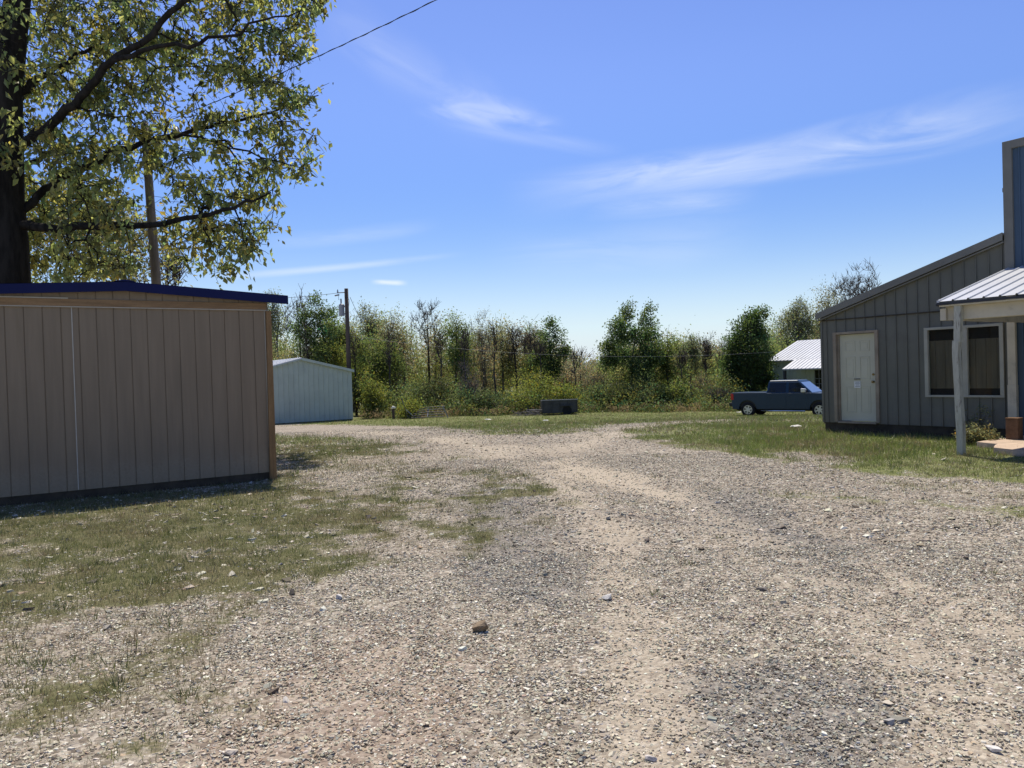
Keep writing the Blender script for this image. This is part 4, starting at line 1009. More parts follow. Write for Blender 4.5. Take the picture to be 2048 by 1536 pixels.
for (u, v, w_, lab) in ((975, 841, 0.42, 'small white scrap lying on the far grass left of the trailer'), (1092, 843, 0.30, 'small white scrap lying on grass in front of the trailer'),
                        (1592, 857, 0.30, 'flat white scrap on the grass near the grey building corner'), (1478, 826, 0.32, 'small white scrap on grass beside the pickup tail')):
    x, y = G(u, v); r = np.random.RandomState(int(u)); k = 7
    mb = MB(); ring = [(math.cos(t_) * w_ * r.uniform(0.35, 0.6), math.sin(t_) * w_ * r.uniform(0.25, 0.5)) for t_ in np.linspace(0, 2 * math.pi, k, endpoint=False)]
    mb.add([(a, b, 0.0) for a, b in ring] + [(a * 0.8, b * 0.8, 0.012 + 0.03 * r.uniform()) for a, b in ring], [tuple(range(k - 1, -1, -1)), tuple(range(k, 2 * k))] + [(i, (i + 1) % k, (i + 1) % k + k, i + k) for i in range(k)])
    o = mb.build('scrap', M['scrap'], None); o.location = (x, y, float(T(x, y)) + 0.05); tag(o, lab, 'scrap', 'white scraps on the far grass')

def rock(u, v, sx_, sy_, sz_, col, seed, label, peak=0.0):
    x, y = G(u, v); r = np.random.RandomState(seed)
    import bmesh
    bm = bmesh.new(); bmesh.ops.create_icosphere(bm, subdivisions=3, radius=0.5)
    dirs = r.normal(0, 1, (9, 3)); dirs /= np.linalg.norm(dirs, axis=1)[:, None]; offs = r.uniform(0.14, 0.36, 9)
    for vtx in bm.verts:
        c = np.array(vtx.co)
        for d_, o_ in zip(dirs, offs):
            h_ = c @ d_ - o_
            if h_ > 0: c = c - d_ * h_ * 0.92
        c[2] += peak * max(0, c[0])
        c += r.normal(0, 0.006, 3)
        vtx.co = (c[0] * sx_, c[1] * sy_, c[2] * sz_)
    me = bpy.data.meshes.new('rock'); bm.to_mesh(me); bm.free()
    a = me.attributes.new('Col', 'FLOAT_COLOR', 'POINT'); a.data.foreach_set('color', np.tile(np.array([*col, 1.0], np.float32), (len(me.vertices), 1)).ravel())
    me.materials.append(M['rock'])
    o = link(bpy.data.objects.new('rock', me)); o.location = (x, y, float(T(x, y)) + sz_ * 0.26); o.rotation_euler = (0, 0, r.uniform(0, 6))
    tag(o, label, 'rock', 'larger rocks lying on the gravel drive')
M['rock'] = attr_material('rock', 0.92, 0.2, 40.0, 0.35)
rock(964, 1264, 0.12, 0.10, 0.12, (0.24, 0.18, 0.115), 26, 'brown angular rock with a sunlit pale face on mid drive', 0.15)
rock(1217, 1199, 0.10, 0.08, 0.06, (0.52, 0.50, 0.47), 4, 'smooth pale grey stone lying alone on mid drive')
rock(1524, 1182, 0.085, 0.07, 0.055, (0.17, 0.15, 0.13), 5, 'dark flat stone on the right half of the drive')
rock(585, 1190, 0.07, 0.06, 0.06, (0.13, 0.11, 0.09), 6, 'small dark stone where grass meets gravel left of centre')
rock(680, 1197, 0.07, 0.06, 0.05, (0.60, 0.57, 0.52), 7, 'small white stone at the lower edge of the left grass')
rock(462, 1508, 0.09, 0.07, 0.04, (0.60, 0.52, 0.42), 8, 'cream flat stone nearest the camera at lower left')
rock(1300, 1520, 0.06, 0.05, 0.035, (0.52, 0.47, 0.42), 9, 'pale stone near the bottom edge of the drive')
rock(1293, 1083, 0.09, 0.08, 0.05, (0.12, 0.10, 0.085), 10, 'dark stone farther up the drive above pale stone')
rock(572, 1405, 0.07, 0.05, 0.035, (0.58, 0.53, 0.46), 12, 'cream stone among pinkish gravel at lower left')
rock(1985, 1503, 0.08, 0.05, 0.035, (0.62, 0.58, 0.52), 13, 'whitish stone at the bottom right corner of drive')
rock(737, 1037, 0.12, 0.09, 0.07, (0.13, 0.11, 0.10), 14, 'dark stone in the left grass nearer the tan shed')

# ------------------------------------------------------------------ trees
def tube_edges(P, par, R, mat, name, parent, sides=5, sel=None):
    """one mesh of tapered segments from every node to its parent"""
    ch = np.array([i for i in range(len(P)) if par[i] >= 0 and (sel is None or sel[i])], int)
    if len(ch) == 0: return None
    pa = np.array(par)[ch]
    a = P[pa]; b = P[ch]; t = b - a; L = np.linalg.norm(t, axis=1, keepdims=True); t = t / np.maximum(L, 1e-6)
    ref = np.where(np.abs(t[:, 2:3]) > 0.9, np.array([[1.0, 0, 0]]), np.array([[0, 0, 1.0]]))
    u = np.cross(t, ref); u /= np.linalg.norm(u, axis=1, keepdims=True); w = np.cross(t, u)
    ra = np.minimum(R[pa], R[ch] * 1.35); rb = R[ch]
    th = np.linspace(0, 2 * math.pi, sides, endpoint=False)
    cs = (np.cos(th)[None, :, None] * u[:, None] + np.sin(th)[None, :, None] * w[:, None])
    ext = t * np.minimum(rb * 0.6, 0.12)[:, None]
    V = np.concatenate([a[:, None] + cs * ra[:, None, None], (b + ext)[:, None] + cs * rb[:, None, None]], 1).reshape(-1, 3)
    k = np.arange(sides); k2 = (k + 1) % sides
    q = np.stack([k, k2, k2 + sides, k + sides], -1)
    Fq = (np.arange(len(ch))[:, None, None] * 2 * sides + q[None]).reshape(-1, 4)
    return quads(name, V, Fq, mat, parent, True)

def grow(chains, targets, r, step=0.5, tip=0.006, expo=2.3, droop=0.0, lift=0.25, up_pen=0.8):
    """nodes of a tree: given limb chains first, then a twig to every target from the nearest fitting node"""
    P, par, Rm = [], [], []
    for pts, r0, r1, attach in chains:
        prev = attach if attach is not None else -1
        if attach == 'near':
            A = np.array(P); prev = int(np.argmin(np.linalg.norm(A - np.array(pts[0]), axis=1)))
        n = len(pts)
        for i, p_ in enumerate(pts):
            P.append(np.array(p_, float)); par.append(prev); Rm.append(r0 + (r1 - r0) * i / max(1, n - 1)); prev = len(P) - 1
    n0 = len(P)
    cap = n0 + len(targets) * 14 + 10
    A = np.zeros((cap, 3)); A[:n0] = P; n = n0
    d0 = np.array([np.min(np.linalg.norm(A[:n0] - t_, axis=1)) for t_ in targets]) if len(targets) else np.array([])
    tips = []
    for ti in np.argsort(d0):
        t_ = targets[ti]
        dv = t_ - A[:n]; dist = np.linalg.norm(dv, axis=1)
        cost = dist + up_pen * np.maximum(0, -dv[:, 2]) - 0.0
        i = int(np.argmin(cost)); L = dist[i]; k = int(min(12, max(1, math.ceil(L / step))))
        a = A[i].copy(); ctrl = (a + t_) / 2 + np.array([0, 0, lift * L * 0.5]) + r.normal(0, 0.10 * L, 3)
        prev = i
        for j in range(1, k + 1):
            s_ = j / k; q = a * (1 - s_) ** 2 + 2 * ctrl * s_ * (1 - s_) + t_ * s_ * s_
            if j < k: q = q + r.normal(0, 0.05 * step, 3)
            q = q - np.array([0, 0, droop * s_ * s_])
            A[n] = q; par.append(prev); Rm.append(0.0); prev = n; n += 1
        tips.append(prev)
    P = A[:n]; R = np.zeros(n); Rm = np.array(Rm)
    acc = np.zeros(n)
    for i in range(n - 1, -1, -1):
        R[i] = max((acc[i] if acc[i] > 0 else tip ** expo) ** (1 / expo), tip)
        if par[i] >= 0: acc[par[i]] += R[i] ** expo
    R = np.where(Rm > 0, Rm, R)
    for i in range(n0, n): R[i] = min(R[i], R[par[i]] * 0.92)
    R = np.maximum(R, tip)
    return P, par, R, tips, n0

def leaves(cent, spread, size, per, r, col, colvar=0.25, hang=0.0, aspect=0.55, huevar=0.12):
    """folded leaf blades scattered round the given twig points"""
    n = len(cent) * per
    c = np.repeat(cent, per, 0) + r.normal(0, 1, (n, 3)) * spread
    d = r.normal(0, 1, (n, 3)); d[:, 2] -= hang * 2.2; d /= np.linalg.norm(d, axis=1, keepdims=True)
    nn = r.normal(0, 1, (n, 3)); nn[:, 2] += 0.8 * (1 - hang); nn -= d * (nn * d).sum(1, keepdims=True); nn /= np.linalg.norm(nn, axis=1, keepdims=True)
    s_ = np.cross(d, nn); L = size * r.uniform(0.6, 1.3, (n, 1)); w = L * aspect * r.uniform(0.7, 1.2, (n, 1)) * 0.5
    base = c; tipp = c + d * L - nn * L * 0.12
    mid = c + d * L * 0.42
    l_ = mid + s_ * w + nn * w * 0.45; r_ = mid - s_ * w + nn * w * 0.45
    V = np.stack([base, r_, tipp, l_], 1).reshape(-1, 3)
    i4 = np.arange(n)[:, None] * 4
    Fq = np.concatenate([i4 + np.array([[0, 1, 2]]), i4 + np.array([[0, 2, 3]])], 1).reshape(-1, 3)
    cl = np.repeat(r.normal(1, colvar * 0.6, (len(cent), 1)), per, 0) * r.normal(1, colvar * 0.5, (n, 1))
    hue = np.repeat(r.normal(0, huevar, (len(cent), 1)), per, 0)
    cc = np.array(col)[None] * np.clip(cl, 0.45, 1.8) * np.concatenate([1 + hue * 1.1, 1 + 0 * hue, 1 - hue], 1).clip(0.3, 2)
    return V, Fq, np.repeat(cc.clip(0.004, 0.8), 4, 0)

def lobes_points(n, cx, cy, zc, rx, ry, rz, r, nl=9, lob=0.42, shell=0.4):
    """points in an uneven crown: a cluster of lobes inside an ellipsoid"""
    ctr = []
    while len(ctr) < nl:
        p_ = r.uniform(-1, 1, 3)
        if 0.25 < np.linalg.norm(p_) < 0.95: ctr.append(p_ * (1 - lob * 0.62))
    ctr = np.array(ctr); lr = lob * r.uniform(0.6, 1.15, nl)
    k = r.randint(0, nl, n); d = r.normal(0, 1, (n, 3)); d /= np.linalg.norm(d, axis=1, keepdims=True)
    rad = r.uniform(shell, 1, (n, 1)) ** 0.6
    q = ctr[k] + d * rad * lr[k][:, None]
    return np.array([cx, cy, zc]) + q * np.array([rx, ry, rz])

def trunk_chain(x, y, z0, z1, r0, r1, r, wob=0.12, n=7):
    off = np.cumsum(r.normal(0, wob, (n, 2)), 0); off -= off[0]
    return [(x + off[i, 0], y + off[i, 1], z0 + (z1 - z0) * i / (n - 1)) for i in range(n)], r0, r1, None

KIND = {  # targets, leaves per target, leaf size, spread, colour, variation, bark
    'dense':  (300, 34, 0.155, 0.21, (0.070, 0.108, 0.034), 0.32, 'bark'),
    'green':  (300, 30, 0.14, 0.24, (0.098, 0.132, 0.038), 0.30, 'bark'),
    'olive':  (290, 20, 0.13, 0.36, (0.165, 0.165, 0.068), 0.28, 'grey_bark'),
    'light':  (250, 12, 0.15, 0.32, (0.155, 0.178, 0.080), 0.28, 'grey_bark'),
    'budding': (240, 11, 0.10, 0.26, (0.165, 0.150, 0.072), 0.25, 'grey_bark'),
    'bare':   (150, 1, 0.08, 0.18, (0.110, 0.090, 0.060), 0.25, 'bark'),
    'cedar':  (560, 34, 0.15, 0.22, (0.054, 0.088, 0.026), 0.34, 'bark'),
    'lime':   (250, 28, 0.125, 0.28, (0.135, 0.160, 0.036), 0.28, 'bark'),
    'brush':  (260, 5, 0.09, 0.24, (0.100, 0.080, 0.062), 0.25, 'grey_bark'),
    'dark_shrub': (260, 26, 0.125, 0.28, (0.062, 0.082, 0.030), 0.32, 'bark'),
}
def tree(u, vtop, Y, wpx, vbot, kind, label, name='tree', cat='tree', stems=1, seed=None, fat=1.0, dens=1.0, group=None, z0=None, taper=None, lob=None, lobes=None):
    r = np.random.RandomState(int(seed if seed is not None else u * 3 + vtop))
    nt, per, ls, spread, col, cv, bark = KIND[kind]
    top = at(u, vtop, Y); bot = at(u, vbot, Y); x = top[0]; rx = wpx * Y / FPX / 2
    zg = float(T(x, Y)) if z0 is None else z0; zt = top[2]; zb_ = max(bot[2], zg + 0.15)
    root = tag(empty(name, (x, Y, zg)), label, cat, group)
    rz = (zt - zb_) / 2; zc = (zt + zb_) / 2
    nt = int(nt * dens * max(0.45, min(2.0, (rx * rz) / 5.0)))
    tg_ = lobes_points(nt, 0, 0, zc - zg, rx * 1.06, max(rx * 0.9, 0.8), rz * 1.04, r, nl=int(8 + rx * 2), lob=lob or (0.46 if kind not in ('cedar',) else 0.55))
    if lobes:       # crown built of stated clumps: (photo u, v, radius in photo px) at this tree's distance
        L3 = []
        for (lu, lv, lr) in lobes:
            c_ = at(lu, lv, Y); L3.append((c_[0] - x, r.normal(0, 0.35) * rx * 0.8, c_[2] - zg, lr * Y / FPX))
        L3 = np.array(L3); pk_ = r.choice(len(L3), nt, p=L3[:, 3] ** 1.7 / (L3[:, 3] ** 1.7).sum())
        d_ = r.normal(0, 1, (nt, 3)); d_ /= np.linalg.norm(d_, axis=1)[:, None]
        tg_ = L3[pk_, :3] + d_ * (r.uniform(0.25, 1, (nt, 1)) ** 0.6) * L3[pk_, 3:4] * r.uniform(0.75, 1.15, (nt, 1)); taper = 0.0
    if taper is None: taper = r.uniform(0.15, 0.75) if kind in ('dense', 'green', 'olive', 'light') else 0.0
    hr = np.clip((tg_[:, 2] - (zb_ - zg)) / max(zt - zb_, 0.5), 0, 1)
    tg_[:, :2] *= (1 + taper * (0.45 - hr))[:, None]
    if kind == 'cedar' and not lobes:
        f_ = np.clip((tg_[:, 0] + rx) / (2 * rx), 0, 1); tg_[:, 2] = (zb_ - zg) + (tg_[:, 2] - (zb_ - zg)) * (0.74 + 0.25 * np.minimum(1, f_ * 1.45) - 0.3 * np.maximum(0, f_ - 0.8))
    if kind in ('bare', 'budding', 'brush'):
        tg_[:, 2] += r.uniform(-0.1, 0.1, len(tg_))
    chains = []
    h = zt - zg
    for k in range(stems):
        sx_ = 0 if stems == 1 else r.uniform(-0.3, 0.3) * rx
        pts, a, b, _ = trunk_chain(sx_ * 0.4, r.normal(0, 0.15), -0.2, h * ((0.9 if stems == 1 else 0.72) if kind != 'cedar' else 0.88), (0.035 + 0.013 * h) * fat / math.sqrt(stems), 0.012, r, 0.03 * rx + 0.03 + (0.1 * rx if stems > 1 else 0))
        chains.append((pts, a, b, None))
    P_, par, R, tips, n0 = grow(chains, tg_, r, 0.55, {'bare': 0.014, 'budding': 0.009, 'brush': 0.009}.get(kind, 0.009), lift=0.35 if kind in ('bare', 'budding', 'light') else 0.15, up_pen=1.6 if kind in ('bare', 'budding', 'light', 'olive') else 0.9)
    if kind in ('bare', 'budding', 'brush', 'light'):      # extra fine twigs
        ex = []; src = P_[tips]
        dirs = r.normal(0, 1, (len(src) * 4, 3)); dirs[:, 2] = np.abs(dirs[:, 2]) + 1.1; dirs /= np.linalg.norm(dirs, axis=1)[:, None]
        ex = np.repeat(src, 4, 0) + dirs * r.uniform(0.25, 0.75, (len(dirs), 1))
        m0 = len(P_); P_ = np.concatenate([P_, ex]); par = list(par) + list(np.repeat(tips, 4)); R = np.concatenate([R, np.full(len(ex), 0.009 if kind == 'bare' else 0.005)])
    tube_edges(P_, par, R, M[bark], 'trunk', root, 4)
    if per > 0:
        cent = P_[tips]
        V, Fq, cc = leaves(cent, spread, ls, per, r, col, cv)
        if kind in ('bare', 'budding', 'brush', 'light'):
            V2, F2, c2 = leaves(ex, 0.10, ls * 0.8, 2 if kind != 'bare' else 1, r, col, cv); V, Fq, cc = merge((V, Fq, cc), (V2, F2, c2))
        quads('crown', V, Fq, M['leaf'], root, False, cc)
    return root

GT = 'trees along the edge of the wood'
tree(547, 586, 55, 62, 730, 'light', 'slender half-leafed tree showing just past the tan shed corner', group=GT)
tree(592, 578, 57, 72, 700, 'bare', 'tall grey bare-twigged tree left of the dense tree over white shed', group=GT)
tree(634, 588, 53, 98, 730, 'dense', 'tall dense dark green tree rising behind the white metal shed', group=GT, dens=1.2, lobes=[(634, 602, 12), (614, 626, 19), (650, 626, 20), (600, 662, 24), (640, 666, 34), (672, 656, 17), (620, 700, 30), (662, 702, 24), (640, 735, 34)])
tree(676, 640, 55, 66, 740, 'green', 'mid green tree just left of the transformer pole', group=GT)
tree(735, 608, 60, 56, 700, 'light', 'tall thin-crowned tree just right of the transformer pole', group=GT)
tree(748, 652, 53, 118, 780, 'green', 'broad mid green tree right of the transformer pole', group=GT)
tree(797, 618, 57, 100, 760, 'olive', 'olive round-topped tree left of the tall bare tree', group=GT)
tree(851, 602, 59, 64, 700, 'bare', 'bare tree whose fine dark forks stand above the wood', group=GT)
tree(905, 630, 55, 84, 770, 'green', 'leafy green tree just right of the tall bare forked tree', group=GT)
tree(962, 630, 57, 48, 790, 'budding', 'narrow reddish brown budding tree in mid wood', group=GT)
tree(1003, 640, 58, 50, 770, 'olive', 'thin olive tree between the budding tree and twin bare trees', group=GT)
tree(1031, 634, 57, 44, 740, 'bare', 'left one of two close bare trees in mid wood', group=GT)
tree(1057, 632, 56, 52, 740, 'bare', 'right one of two close bare trees in mid wood', group=GT)
tree(1101, 636, 53, 72, 780, 'dense', 'dark green spire-topped tree beside the gap in the wood', group=GT, lobes=[(1101, 648, 9), (1086, 664, 12), (1115, 668, 13), (1096, 690, 18), (1121, 702, 16), (1081, 716, 17), (1108, 736, 22), (1090, 765, 20)])
tree(1152, 688, 52, 34, 760, 'bare', 'thin bare sapling standing alone in the gap', group=GT, fat=0.6, dens=0.3)
tree(1258, 602, 52, 128, 800, 'dense', 'tall dark open-crowned tree with two tops right of the gap', stems=3, group=GT, dens=1.0, seed=14, lobes=[(1255, 628, 15), (1291, 640, 15), (1236, 664, 24), (1280, 668, 26), (1216, 688, 17), (1310, 668, 17), (1250, 705, 30), (1300, 712, 28), (1222, 722, 20), (1262, 608, 7), (1293, 622, 7), (1244, 642, 12), (1275, 740, 30)])
tree(1332, 655, 53, 74, 790, 'green', 'lighter green tree touching the two-topped tree', group=GT)
tree(1383, 676, 56, 52, 770, 'light', 'small pale-leaved tree left of a bare pole-like tree', group=GT)
tree(1413, 668, 55, 34, 760, 'bare', 'straight bare pole-like tree right of the pale-leaved tree', group=GT)
tree(1447, 668, 59, 40, 770, 'bare', 'distant bare tree touching the big dark round tree', group=GT)
tree(1497, 622, 51, 100, 815, 'cedar', 'big dark dense round tree behind the pickup tail', group=GT, dens=1.4, lobes=[(1508, 642, 20), (1490, 662, 26), (1470, 690, 22), (1526, 668, 18), (1500, 706, 36), (1468, 728, 24), (1531, 716, 20), (1500, 752, 38), (1520, 628, 9), (1468, 768, 20), (1534, 762, 16), (1500, 790, 30)])
tree(1592, 592, 60, 100, 750, 'light', 'tall airy pale-leaved tree behind the white house roof', group=GT, dens=1.5)
tree(1655, 566, 62, 78, 720, 'olive', 'sparse leafy tree rising over the grey building eave', group=GT)
tree(1712, 528, 64, 150, 720, 'bare', 'wide bare-twigged tree rising above grey building roof slope', group=GT, dens=1.7)
for u_, vt_, w_, yy_, lab_ in ((612, 600, 22, 52.5, 'slim bare trunk at the left shoulder of the dense tree over white shed'), (706, 636, 24, 52, 'slim bare trunk right against the transformer pole'), (778, 640, 26, 52, 'slim bare trunk in front of the olive round-topped tree'),
                            (876, 652, 24, 52, 'slim bare trunk just right of the tall forked bare tree'), (930, 648, 22, 51.5, 'slim bare trunk above the purple thicket'), (986, 650, 24, 52, 'slim bare trunk just right of the budding tree'), (1076, 655, 24, 51.5, 'slim bare trunk left of the dark spire-topped tree'), (1362, 690, 24, 51, 'slim bare trunk between light green tree and pale-leaved tree')):
    tree(u_, vt_, yy_, w_, 735, 'bare', lab_, group=GT, fat=0.8, dens=0.45)
GS = 'shrubs in front of the wood'
def shrub(u, vt, Y, w_, vb, kind, label, **kw): return tree(u, vt, Y, w_, vb, kind, label, 'shrub', 'shrub', stems=3, group=GS, fat=0.6, **kw)
shrub(652, 684, 52, 80, 760, 'lime', 'yellow-green bush showing over the white shed roof')
shrub(575, 698, 52, 66, 770, 'olive', 'olive bush behind the white shed ridge')
shrub(747, 742, 48.5, 62, 838, 'lime', 'bright green upright bush right of the white metal shed')
shrub(724, 752, 51, 50, 836, 'dark_shrub', 'dark bush touching the white shed right wall')
shrub(868, 756, 49.5, 110, 836, 'dark_shrub', 'dark olive bush above the fallen black gate')
shrub(820, 806, 46.8, 30, 836, 'lime', 'tiny lime bush just behind the fallen black gate')
shrub(938, 724, 50, 76, 830, 'brush', 'greyish purple leafless thicket in mid wood')
shrub(985, 786, 48, 100, 836, 'dark_shrub', 'low dark bush left of the wide lime bush')
shrub(1052, 746, 48.5, 150, 834, 'lime', 'wide lime green bush left of the black trailer')
shrub(1125, 764, 48.5, 74, 830, 'lime', 'lime bush right behind the black trailer')
shrub(1185, 740, 54, 64, 830, 'budding', 'brown twiggy shrub filling the gap')
shrub(1222, 768, 49, 96, 836, 'dark_shrub', 'dark bush right of the black trailer')
shrub(1290, 784, 48.5, 70, 836, 'dark_shrub', 'low dark bush under the two-topped tree')
shrub(1345, 762, 49.5, 96, 834, 'green', 'light green bush right of the two-topped tree')
shrub(1418, 752, 52, 74, 826, 'budding', 'tan budding shrub left of the big dark round tree')
shrub(1442, 788, 49, 58, 828, 'brush', 'dry brown brush left of the pickup tail')

# woods behind, one mass
def wood(name, n, y0, y1, xr, ztop, per, ls, label, seed, cols, trunks):
    r = np.random.RandomState(seed); vs = []
    Ptr, par, R = [], [], []
    for i in range(n):
        y = r.uniform(y0, y1); x = r.uniform(*xr) * y / y0; zg = float(T(x, y)); zt = ztop(x / y) * y + EYE + r.uniform(-1.9, 0.9) * (ls < 0.5)
        if zt < zg + 1.5: zt = zg + 1.5
        h = zt - zg; rx = r.uniform(0.8, 2.1)
        pts = lobes_points(int(per), x, y, zg + h * 0.55, rx, rx, h * 0.47, r, 7, 0.45)
        vs.append(leaves(pts, 0.4, ls, 6, r, cols[r.randint(len(cols))], 0.3))
        if r.uniform() < trunks:
            b = len(Ptr); k = 5
            for j in range(k): Ptr.append((x + r.normal(0, 0.08), y, zg + h * 0.97 * j / (k - 1))); par.append(b + j - 1 if j else -1); R.append(0.12 * (1 - 0.85 * j / (k - 1)))
            for j in range(16):
                s_ = r.uniform(0.3, 0.95); m_ = np.array([x, y, zg + h * s_]); e_ = m_ + np.array([r.normal(0, 0.7), r.normal(0, 0.7), r.uniform(0.3, 1.3)])
                par.append(-1); Ptr.append(tuple(m_)); R.append(0.03); par.append(len(Ptr) - 1); Ptr.append(tuple(e_)); R.append(0.008)
    V, Fq, cc = merge(*vs)
    root = tag(empty(name, (0, (y0 + y1) / 2, -1)), label, 'woods', kind='stuff')
    V = V - np.array([0, (y0 + y1) / 2, -1])
    o = quads('foliage', V, Fq, M['leaf'], root, False, cc); tag(o, kind='stuff')
    if Ptr:
        o = tube_edges(np.array(Ptr) - np.array([0, (y0 + y1) / 2, -1]), par, np.array(R), M['grey_bark'], 'trunks', root, 4); tag(o, kind='stuff')
def top_edge(k):     # outline of the mass by bearing (x over y)
    pts = [(-0.5, 0.090), (-0.3, 0.086), (-0.2, 0.074), (-0.12, 0.074), (-0.05, 0.066), (0.0, 0.066), (0.05, 0.056), (0.072, 0.012), (0.11, 0.012), (0.14, 0.045), (0.2, 0.045), (0.24, 0.036), (0.29, 0.03), (0.33, 0.05), (0.45, 0.07)]
    return float(np.interp(k, [p_[0] for p_ in pts], [p_[1] for p_ in pts]))
OL = [(0.172, 0.205, 0.070), (0.120, 0.165, 0.048), (0.205, 0.210, 0.086), (0.175, 0.160, 0.088), (0.155, 0.200, 0.060)]
wood('woods', 320, 55.5, 80, (-32, 26), top_edge, 250, 0.165, 'mixed spring wood standing as one mass behind the nearer trees', 51, OL, 0.4)
wood('far_woods', 240, 190, 260, (-90, 120), lambda k: 0.016, 46, 0.7, 'far-off low woods along the horizon', 52, [(0.075, 0.085, 0.05), (0.09, 0.085, 0.06), (0.06, 0.08, 0.045)], 0.0)

# low tangle at the foot of the wood
r = np.random.RandomState(61)
n = 900
n = 3600; x = r.uniform(-9.2, 15, n); y = 47.4 + r.uniform(-0.7, 4.5, n) + 0.6 * np.sin(x * 1.3); z = T(x, y) + r.uniform(0.02, 1.0, n) ** 1.3 * (0.4 + 2.6 * vnoise(x * 0.6, y * 0.3, 3)) * sstep(46, 49.5, y)
pa = leaves(np.stack([x, y, z], -1), 0.22, 0.14, 15, r, (0.092, 0.122, 0.042), 0.35, 0, 0.5, 0.2)
x = r.uniform(-9.2, 14, 500); y = 46.6 + r.uniform(-0.4, 1.2, 500) + 0.5 * np.sin(x * 1.7); z = T(x, y) + r.uniform(0.02, 0.35, 500)
pb_ = leaves(np.stack([x, y, z], -1), 0.12, 0.22, 8, r, (0.17, 0.14, 0.075), 0.3, -0.5, 0.12, 0.05)
V, Fq, cc = merge(pa, pb_)
tag(quads('undergrowth', V, Fq, M['leaf'], None, False, cc), 'low tangled undergrowth and dry weeds along the foot of the wood', 'undergrowth', kind='stuff')

# brush pile left of the trailer
r = np.random.RandomState(77); p = at(1058, 834, 45.3); p[2] = float(T(p[0], p[1]))
mb = MB()
for k in range(46):
    a = r.uniform(0, 6.28); L = r.uniform(0.4, 1.2); c = np.array([r.normal(0.2, 0.55), r.normal(0, 0.3), r.uniform(0.02, 0.28)]); d = np.array([math.cos(a) * L, math.sin(a) * L * 0.5, r.normal(0.05, 0.2)]) / 2
    mb.tube([p + c - d, p + c + r.normal(0, 0.04, 3), p + c + d], [0.02, 0.016, 0.006], 5)
tag(mb.build('brush_pile', M['grey_bark'], None), 'heap of cut grey branches on the grass left of the trailer', 'brush pile')

# old tree behind the tan shed: limbs follow the ones seen against the sky
YT = 18.0
r = np.random.RandomState(5)
tb = at(12, 700, YT); tbz = float(T(tb[0], YT))
big = tag(empty('old_tree', (tb[0], YT, tbz)), 'massive dark-trunked tree with broad leafy limbs behind the tan shed', 'tree')
O_ = np.array([tb[0], YT, tbz])
def L_(pts): return [at(u, v, Y) - O_ for u, v, Y in pts]
trunk = [np.array([0.1, 0, -0.3])] + L_([(14, 640, YT), (14, 570, YT), (12, 480, YT), (8, 400, YT), (10, 300, YT), (12, 200, YT), (22, 100, YT), (35, 0, YT), (40, -120, YT + 0.3), (30, -260, YT + 0.2), (40, -400, YT)])
chains = [(trunk, 0.58, 0.15, None),
  (L_([(35, 450, YT), (90, 456, YT - 0.3), (180, 453, YT - 0.6), (270, 450, YT - 0.9), (350, 444, YT - 1.0), (420, 430, YT - 1.2), (490, 404, YT - 1.2), (540, 385, YT - 1.3)]), 0.15, 0.025, 'near'),
  (L_([(30, 300, YT), (60, 278, YT - 0.3), (105, 246, YT - 0.6), (150, 208, YT - 0.9), (178, 172, YT - 1.0), (218, 126, YT - 1.2), (280, 85, YT - 1.4), (340, 26, YT - 1.5), (385, -10, YT - 1.6), (440, -80, YT - 1.8), (480, -150, YT - 2)]), 0.155, 0.045, 'near'),
  (L_([(218, 126, YT - 1.2), (280, 106, YT - 1.6), (380, 95, YT - 2.0), (450, 75, YT - 2.2), (530, 40, YT - 2.3), (600, 20, YT - 2.4)]), 0.08, 0.015, 'near'),
  (L_([(30, 430, YT), (75, 390, YT + 0.4), (120, 355, YT + 0.6), (200, 318, YT + 0.8), (290, 281, YT + 1.0), (380, 262, YT + 1.0), (440, 246, YT + 0.9), (520, 234, YT + 0.8), (590, 206, YT + 0.8), (636, 192, YT + 0.8)]), 0.14, 0.015, 'near'),
  (L_([(290, 281, YT + 1.0), (400, 270, YT + 0.6), (470, 295, YT + 0.3), (540, 320, YT), (600, 335, YT)]), 0.05, 0.012, 'near'),
  (L_([(25, 200, YT), (65, 168, YT + 0.3), (112, 134, YT + 0.6), (170, 105, YT + 0.9), (240, 40, YT + 1.2), (300, -40, YT + 1.4)]), 0.11, 0.02, 'near'),
  (L_([(30, 60, YT), (-40, 20, YT - 0.8), (-130, -30, YT - 1.6), (-240, -60, YT - 2)]), 0.16, 0.03, 'near'),
  (L_([(14, 350, YT), (-60, 300, YT + 0.4), (-160, 270, YT + 0.9), (-260, 260, YT + 1.2)]), 0.14, 0.03, 'near'),
  (L_([(10, 250, YT), (40, 200, YT + 1.6), (90, 150, YT + 2.6), (160, 110, YT + 3.2)]), 0.12, 0.02, 'near'),
  (L_([(8, 380, YT), (50, 330, YT + 1.6), (110, 300, YT + 2.6), (180, 290, YT + 3.0)]), 0.10, 0.02, 'near'),
]
SIL = [(-330, -420), (420, -420), (600, -200), (655, -40), (648, 20), (636, 70), (600, 105), (585, 150), (640, 185), (600, 235), (636, 265), (628, 345), (570, 370), (545, 385), (578, 445), (540, 480), (510, 500), (465, 552), (420, 545), (380, 520), (330, 545), (250, 545), (70, 560), (-100, 540), (-330, 430)]
HOLES = [(440, 190, 45, 28), (500, 300, 30, 18), (400, 330, 50, 20), (330, 400, 40, 16), (470, 420, 40, 22), (120, 470, 50, 12), (560, 120, 30, 16), (70, 210, 20, 20), (250, 370, 26, 16), (350, 165, 26, 14), (520, 200, 34, 14)]
tg_ = []
